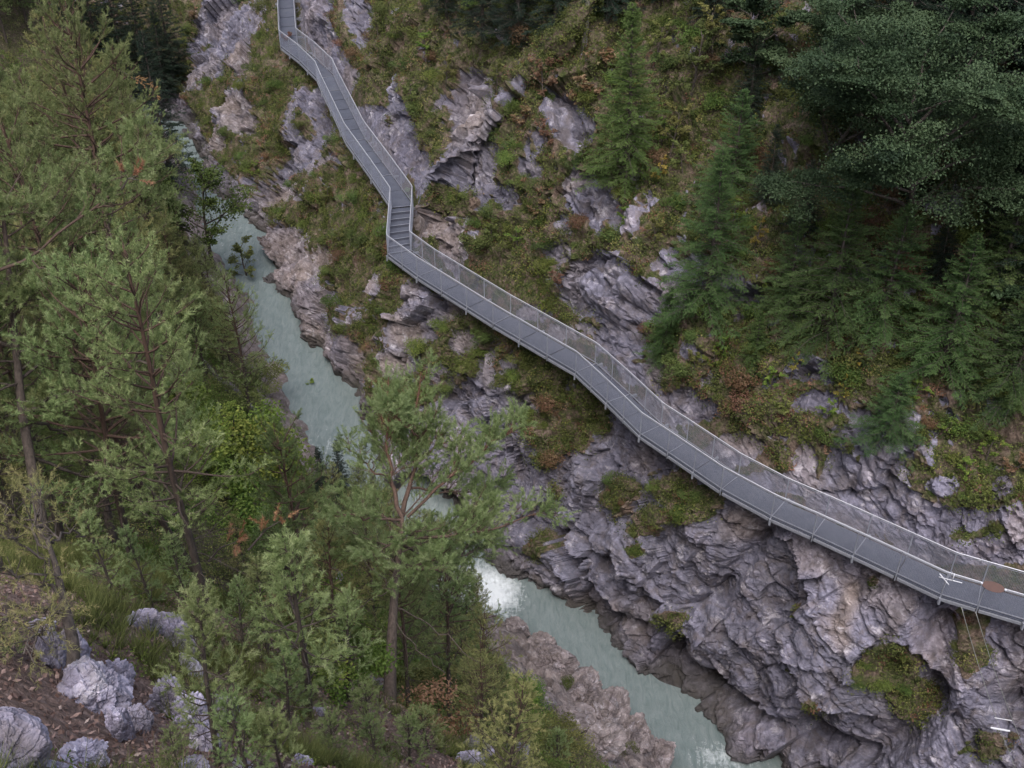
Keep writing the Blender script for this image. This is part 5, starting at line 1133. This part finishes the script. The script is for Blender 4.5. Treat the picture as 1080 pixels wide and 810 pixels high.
P, f = sample_faces(BANK_P, Qg, bview*sstep(26, 14, bdist)*sstep(.0, .4, bno), 2800, rngg)
lf = blades(P, unit(bn[f]*.3+np.array([0, 0, 1.0])), 30, .34, .008, rngg, .55, .6); o = link('bank_grass', lf.mesh('bank_grass', M_OLIVE)); o['kind'] = 'stuff'

# ================================================================== PALE FOREGROUND BOULDERS
_bm = bpy.data.meshes.new('ico'); import bmesh
_b = bmesh.new(); bmesh.ops.create_icosphere(_b, subdivisions=6, radius=1.0); _b.to_mesh(_bm); _b.free()
ICO_V = np.zeros(len(_bm.vertices)*3); _bm.vertices.foreach_get('co', ICO_V); ICO_V = unit(ICO_V.reshape(-1, 3))
ICO_T = np.zeros(len(_bm.polygons)*3, np.int32); _bm.polygons.foreach_get('vertices', ICO_T); ICO_T = ICO_T.reshape(-1, 3); bpy.data.meshes.remove(_bm)
def boulder(u, v, wpx, hpx, label, seed, dep=1.0, rough=.5, rz=None, yaw=0, sink=.3, group='pale limestone boulders in the foreground'):
    rng = np.random.default_rng(seed); p = on_bank(u, v+hpx*.42); d = project(p)[2]; gr = 1.2 if "pool" in group else 1.42; sx = wpx*d/FPX/2*gr; sz = hpx*d/FPX/2*gr
    S = ICO_V.copy(); q = S*1.6+seed*3.7
    # an angular block: cut by tilted planes, then split and pitted
    pn = unit(rng.normal(size=(15, 3))); pd = rng.uniform(.62, .98, 15)
    r = np.full(len(S), 1.12)
    for n_, d_ in zip(pn, pd):
        c_ = S@n_; r = np.minimum(r, np.where(c_ > .05, d_/np.maximum(c_, .05), 9))
    fb, eb = facets(q*1.5, seed+1); fc_, ec = facets(q*4.2, seed+2); fa = fb
    r = r+rough*(.16*fb-.20*sstep(.10, 0, eb)+.09*fc_-.05*sstep(.1, 0, ec))+.05*fbm(q*3.5, 3, seed)
    S = S*r[:, None]
    Vv = S*np.array([sx, min(sx, sz)*dep, sz])
    me = raw_mesh('boulder', Vv, None, ICO_T, M_ROCK if 'pool' in group else M_ROCK2, False, {'bed': np.clip(.5+.5*fa, 0, 1), 'veg': np.zeros(len(Vv)), 'pink': np.full(len(Vv), .85 if 'pool' in group else .12), 'wet': np.zeros(len(Vv)), 'litter': np.full(len(Vv), .6)})
    o = link('boulder', me, None, p+np.array([0, 0, sz*(1-sink)-.02])); o.rotation_euler = (rng.normal()*.12, rng.normal()*.12 if not yaw else R(yaw), rng.uniform(0, 6.28) if rz is None else rz)
    tag(o, label, 'boulder', group); return o
M_ROCK2 = rock_material('pale_limestone')
for nd in M_ROCK2.node_tree.nodes:
    if nd.type == 'BUMP': nd.inputs['Distance'].default_value = .035
for nd in M_ROCK2.node_tree.nodes:
    if nd.type == 'VALTORGB' and len(nd.color_ramp.elements) == 4:
        for e_ in nd.color_ramp.elements: e_.color = (min(.72, e_.color[0]*1.75), min(.70, e_.color[1]*1.72), min(.76, e_.color[2]*1.75), 1)
for args in [(103, 722, 58, 48, 'largest pale boulder, blocky and cracked, right of the leaning trunk foot', 1, 1.0, .5, .2), (122, 700, 26, 40, 'tall pale fin of rock behind the largest boulder', 2, .7, .6, .4), (130, 748, 22, 62, 'narrow pale rib of rock running down from the largest boulder', 3, .8, .5, .1), (146, 752, 22, 30, 'small grey stump shaped rock right of the pale rib', 4, 1, .6, 0), (10, 792, 62, 66, 'smooth grey boulder in the lower left corner', 5, 1, .25, 0), (80, 672, 26, 48, 'pale rock behind the leaning trunk', 6, .8, .6, 0), (57, 682, 22, 46, 'pale rock left of the leaning trunk', 7, .8, .6, 0), (45, 655, 22, 24, 'small pale rock above and left of the leaning trunk', 8, 1, .6, 0), (148, 652, 26, 22, 'pale pitted rock, left one of the pair above the outcrop', 9, 1, .8, 0), (180, 655, 40, 34, 'pale pitted rock, right one of the pair above the outcrop', 10, .9, .8, .3), (195, 672, 22, 24, 'pale rock just below the pitted pair', 11, .9, .8, 0), (178, 732, 34, 50, 'jagged pale rock, uppermost of the central outcrop', 12, .9, .9, .3), (200, 752, 34, 40, 'jagged pale rock in the middle of the central outcrop', 13, .9, .9, 0), (216, 768, 22, 40, 'pale rock at the lower end of the central outcrop', 14, .8, .8, 0), (236, 745, 26, 34, 'pale broken rock right of the central outcrop', 15, .9, .9, 0), (205, 700, 14, 36, 'slim pale rock standing above the central outcrop', 16, .9, .7, 0), (88, 786, 34, 28, 'knobbly pale rock below the largest boulder', 17, 1, .9, 0), (103, 790, 14, 26, 'thin pale rock next to the knobbly one', 18, 1, .8, 0), (62, 806, 30, 14, 'low pale stone at the bottom edge by the corner boulder', 19, 1, .7, 0), (200, 795, 26, 20, 'pale stone at the bottom below the central outcrop', 20, 1, .8, 0), (318, 800, 16, 18, 'small pale stone at the bottom under the slim young pine', 21, 1, .7, 0), (352, 608, 14, 16, 'pale stone in the brush behind the slim young pine', 22, 1, .7, 0), (335, 742, 10, 9, 'tiny pale stone at the slim young pine foot', 23, 1, .6, 0), (500, 785, 26, 22, 'grey stone among brown leaves right of the forked pine', 24, 1, .8, 0), (495, 806, 30, 16, 'pale stone at the bottom edge right of the forked pine', 25, 1, .8, 0), (545, 790, 20, 18, 'pinkish stone at the bottom left of the rock shelf', 26, 1, .8, 0), (255, 800, 20, 24, 'pale stone at the bottom left of the bushy young pine', 27, 1, .7, 0)]:
    boulder(args[0], args[1], args[2], args[3], args[4], args[5], args[6], args[7], None, 0, .42+args[8]*.3)
# broken rock beside the lower pool
for k, (u, v, s, lab) in enumerate([(572, 680, 26, 'pale rock at the upper end of the pink shelf by the pool'), (585, 700, 34, 'rough pink rock on the shelf, beside the pool bend'), (612, 728, 40, 'rough pink rock in the middle of the shelf'), (640, 752, 38, 'rough pink rock on the shelf edge by the pool'), (668, 778, 36, 'rust brown tipped rock near the end of the shelf'), (690, 795, 30, 'reddish rock at the very end of the shelf'), (545, 660, 20, 'pale stone just below the white cascade'), (600, 755, 30, 'pink rock on the upper side of the shelf'), (632, 785, 34, 'pink rock at the lower left of the shelf')]):
    boulder(u, v, s*1.35, s*.8, lab, 40+k, 1.2, .6, None, 0, .1, 'broken rocks beside the lower pool')
for u, v, sc_, lab in [(590, 690, .45, 'low olive shrub on the upper end of the pink rock shelf'), (612, 708, .4, 'small olive shrub on the pink shelf facing the pool'), (640, 765, .45, 'olive shrub between the lower rocks of the pink shelf'), (600, 735, .4, 'low olive shrub in the middle of the pink shelf'), (660, 800, .4, 'olive shrub at the bottom edge on the pink shelf')]:
    CB[0].plant(on_bank(u, v)+np.array([0, 0, .15]), RNG.uniform(0, 6), sc_*np.array([1.6, 1.2, .8]), lab, 'shrub', 'shrubs on the rock shelf')
# fallen dead trunks on the slope
def fallen(u0, v0, u1, v1, r0, lab):
    a = on_bank(u0, v0)+np.array([0, 0, .12]); b = on_bank(u1, v1)+np.array([0, 0, .12]); e = empty('fallen_log', a); tag(e, lab, 'log', 'fallen logs')
    rng = np.random.default_rng(int(u0)); P = resample(np.array([a, (a+b)/2+np.array([0, 0, .1]), b]), 14, 1)-a; P[1:-1] += rng.normal(size=(12, 3))*.03
    mb = MB(); mb.tube(P, np.linspace(r0, r0*.5, 14), 8); mb.build('trunk', M_BARK, e, True); mb = MB()
    mb.tube(curve(P[9], unit(P[10]-P[9])+np.array([.3, 0, .8]), .7, 5, rng, (0, 0, .1), .1), np.linspace(r0*.3, .004, 5), 4); mb.build('branch_stub', M_BARK, e, True)
fallen(515, 765, 558, 798, .09, 'dark fallen log on the slope right of the forked pine')
fallen(618, 795, 655, 752, .05, 'thin dark dead stem sticking up over the pink rock shelf')
settle_labels()
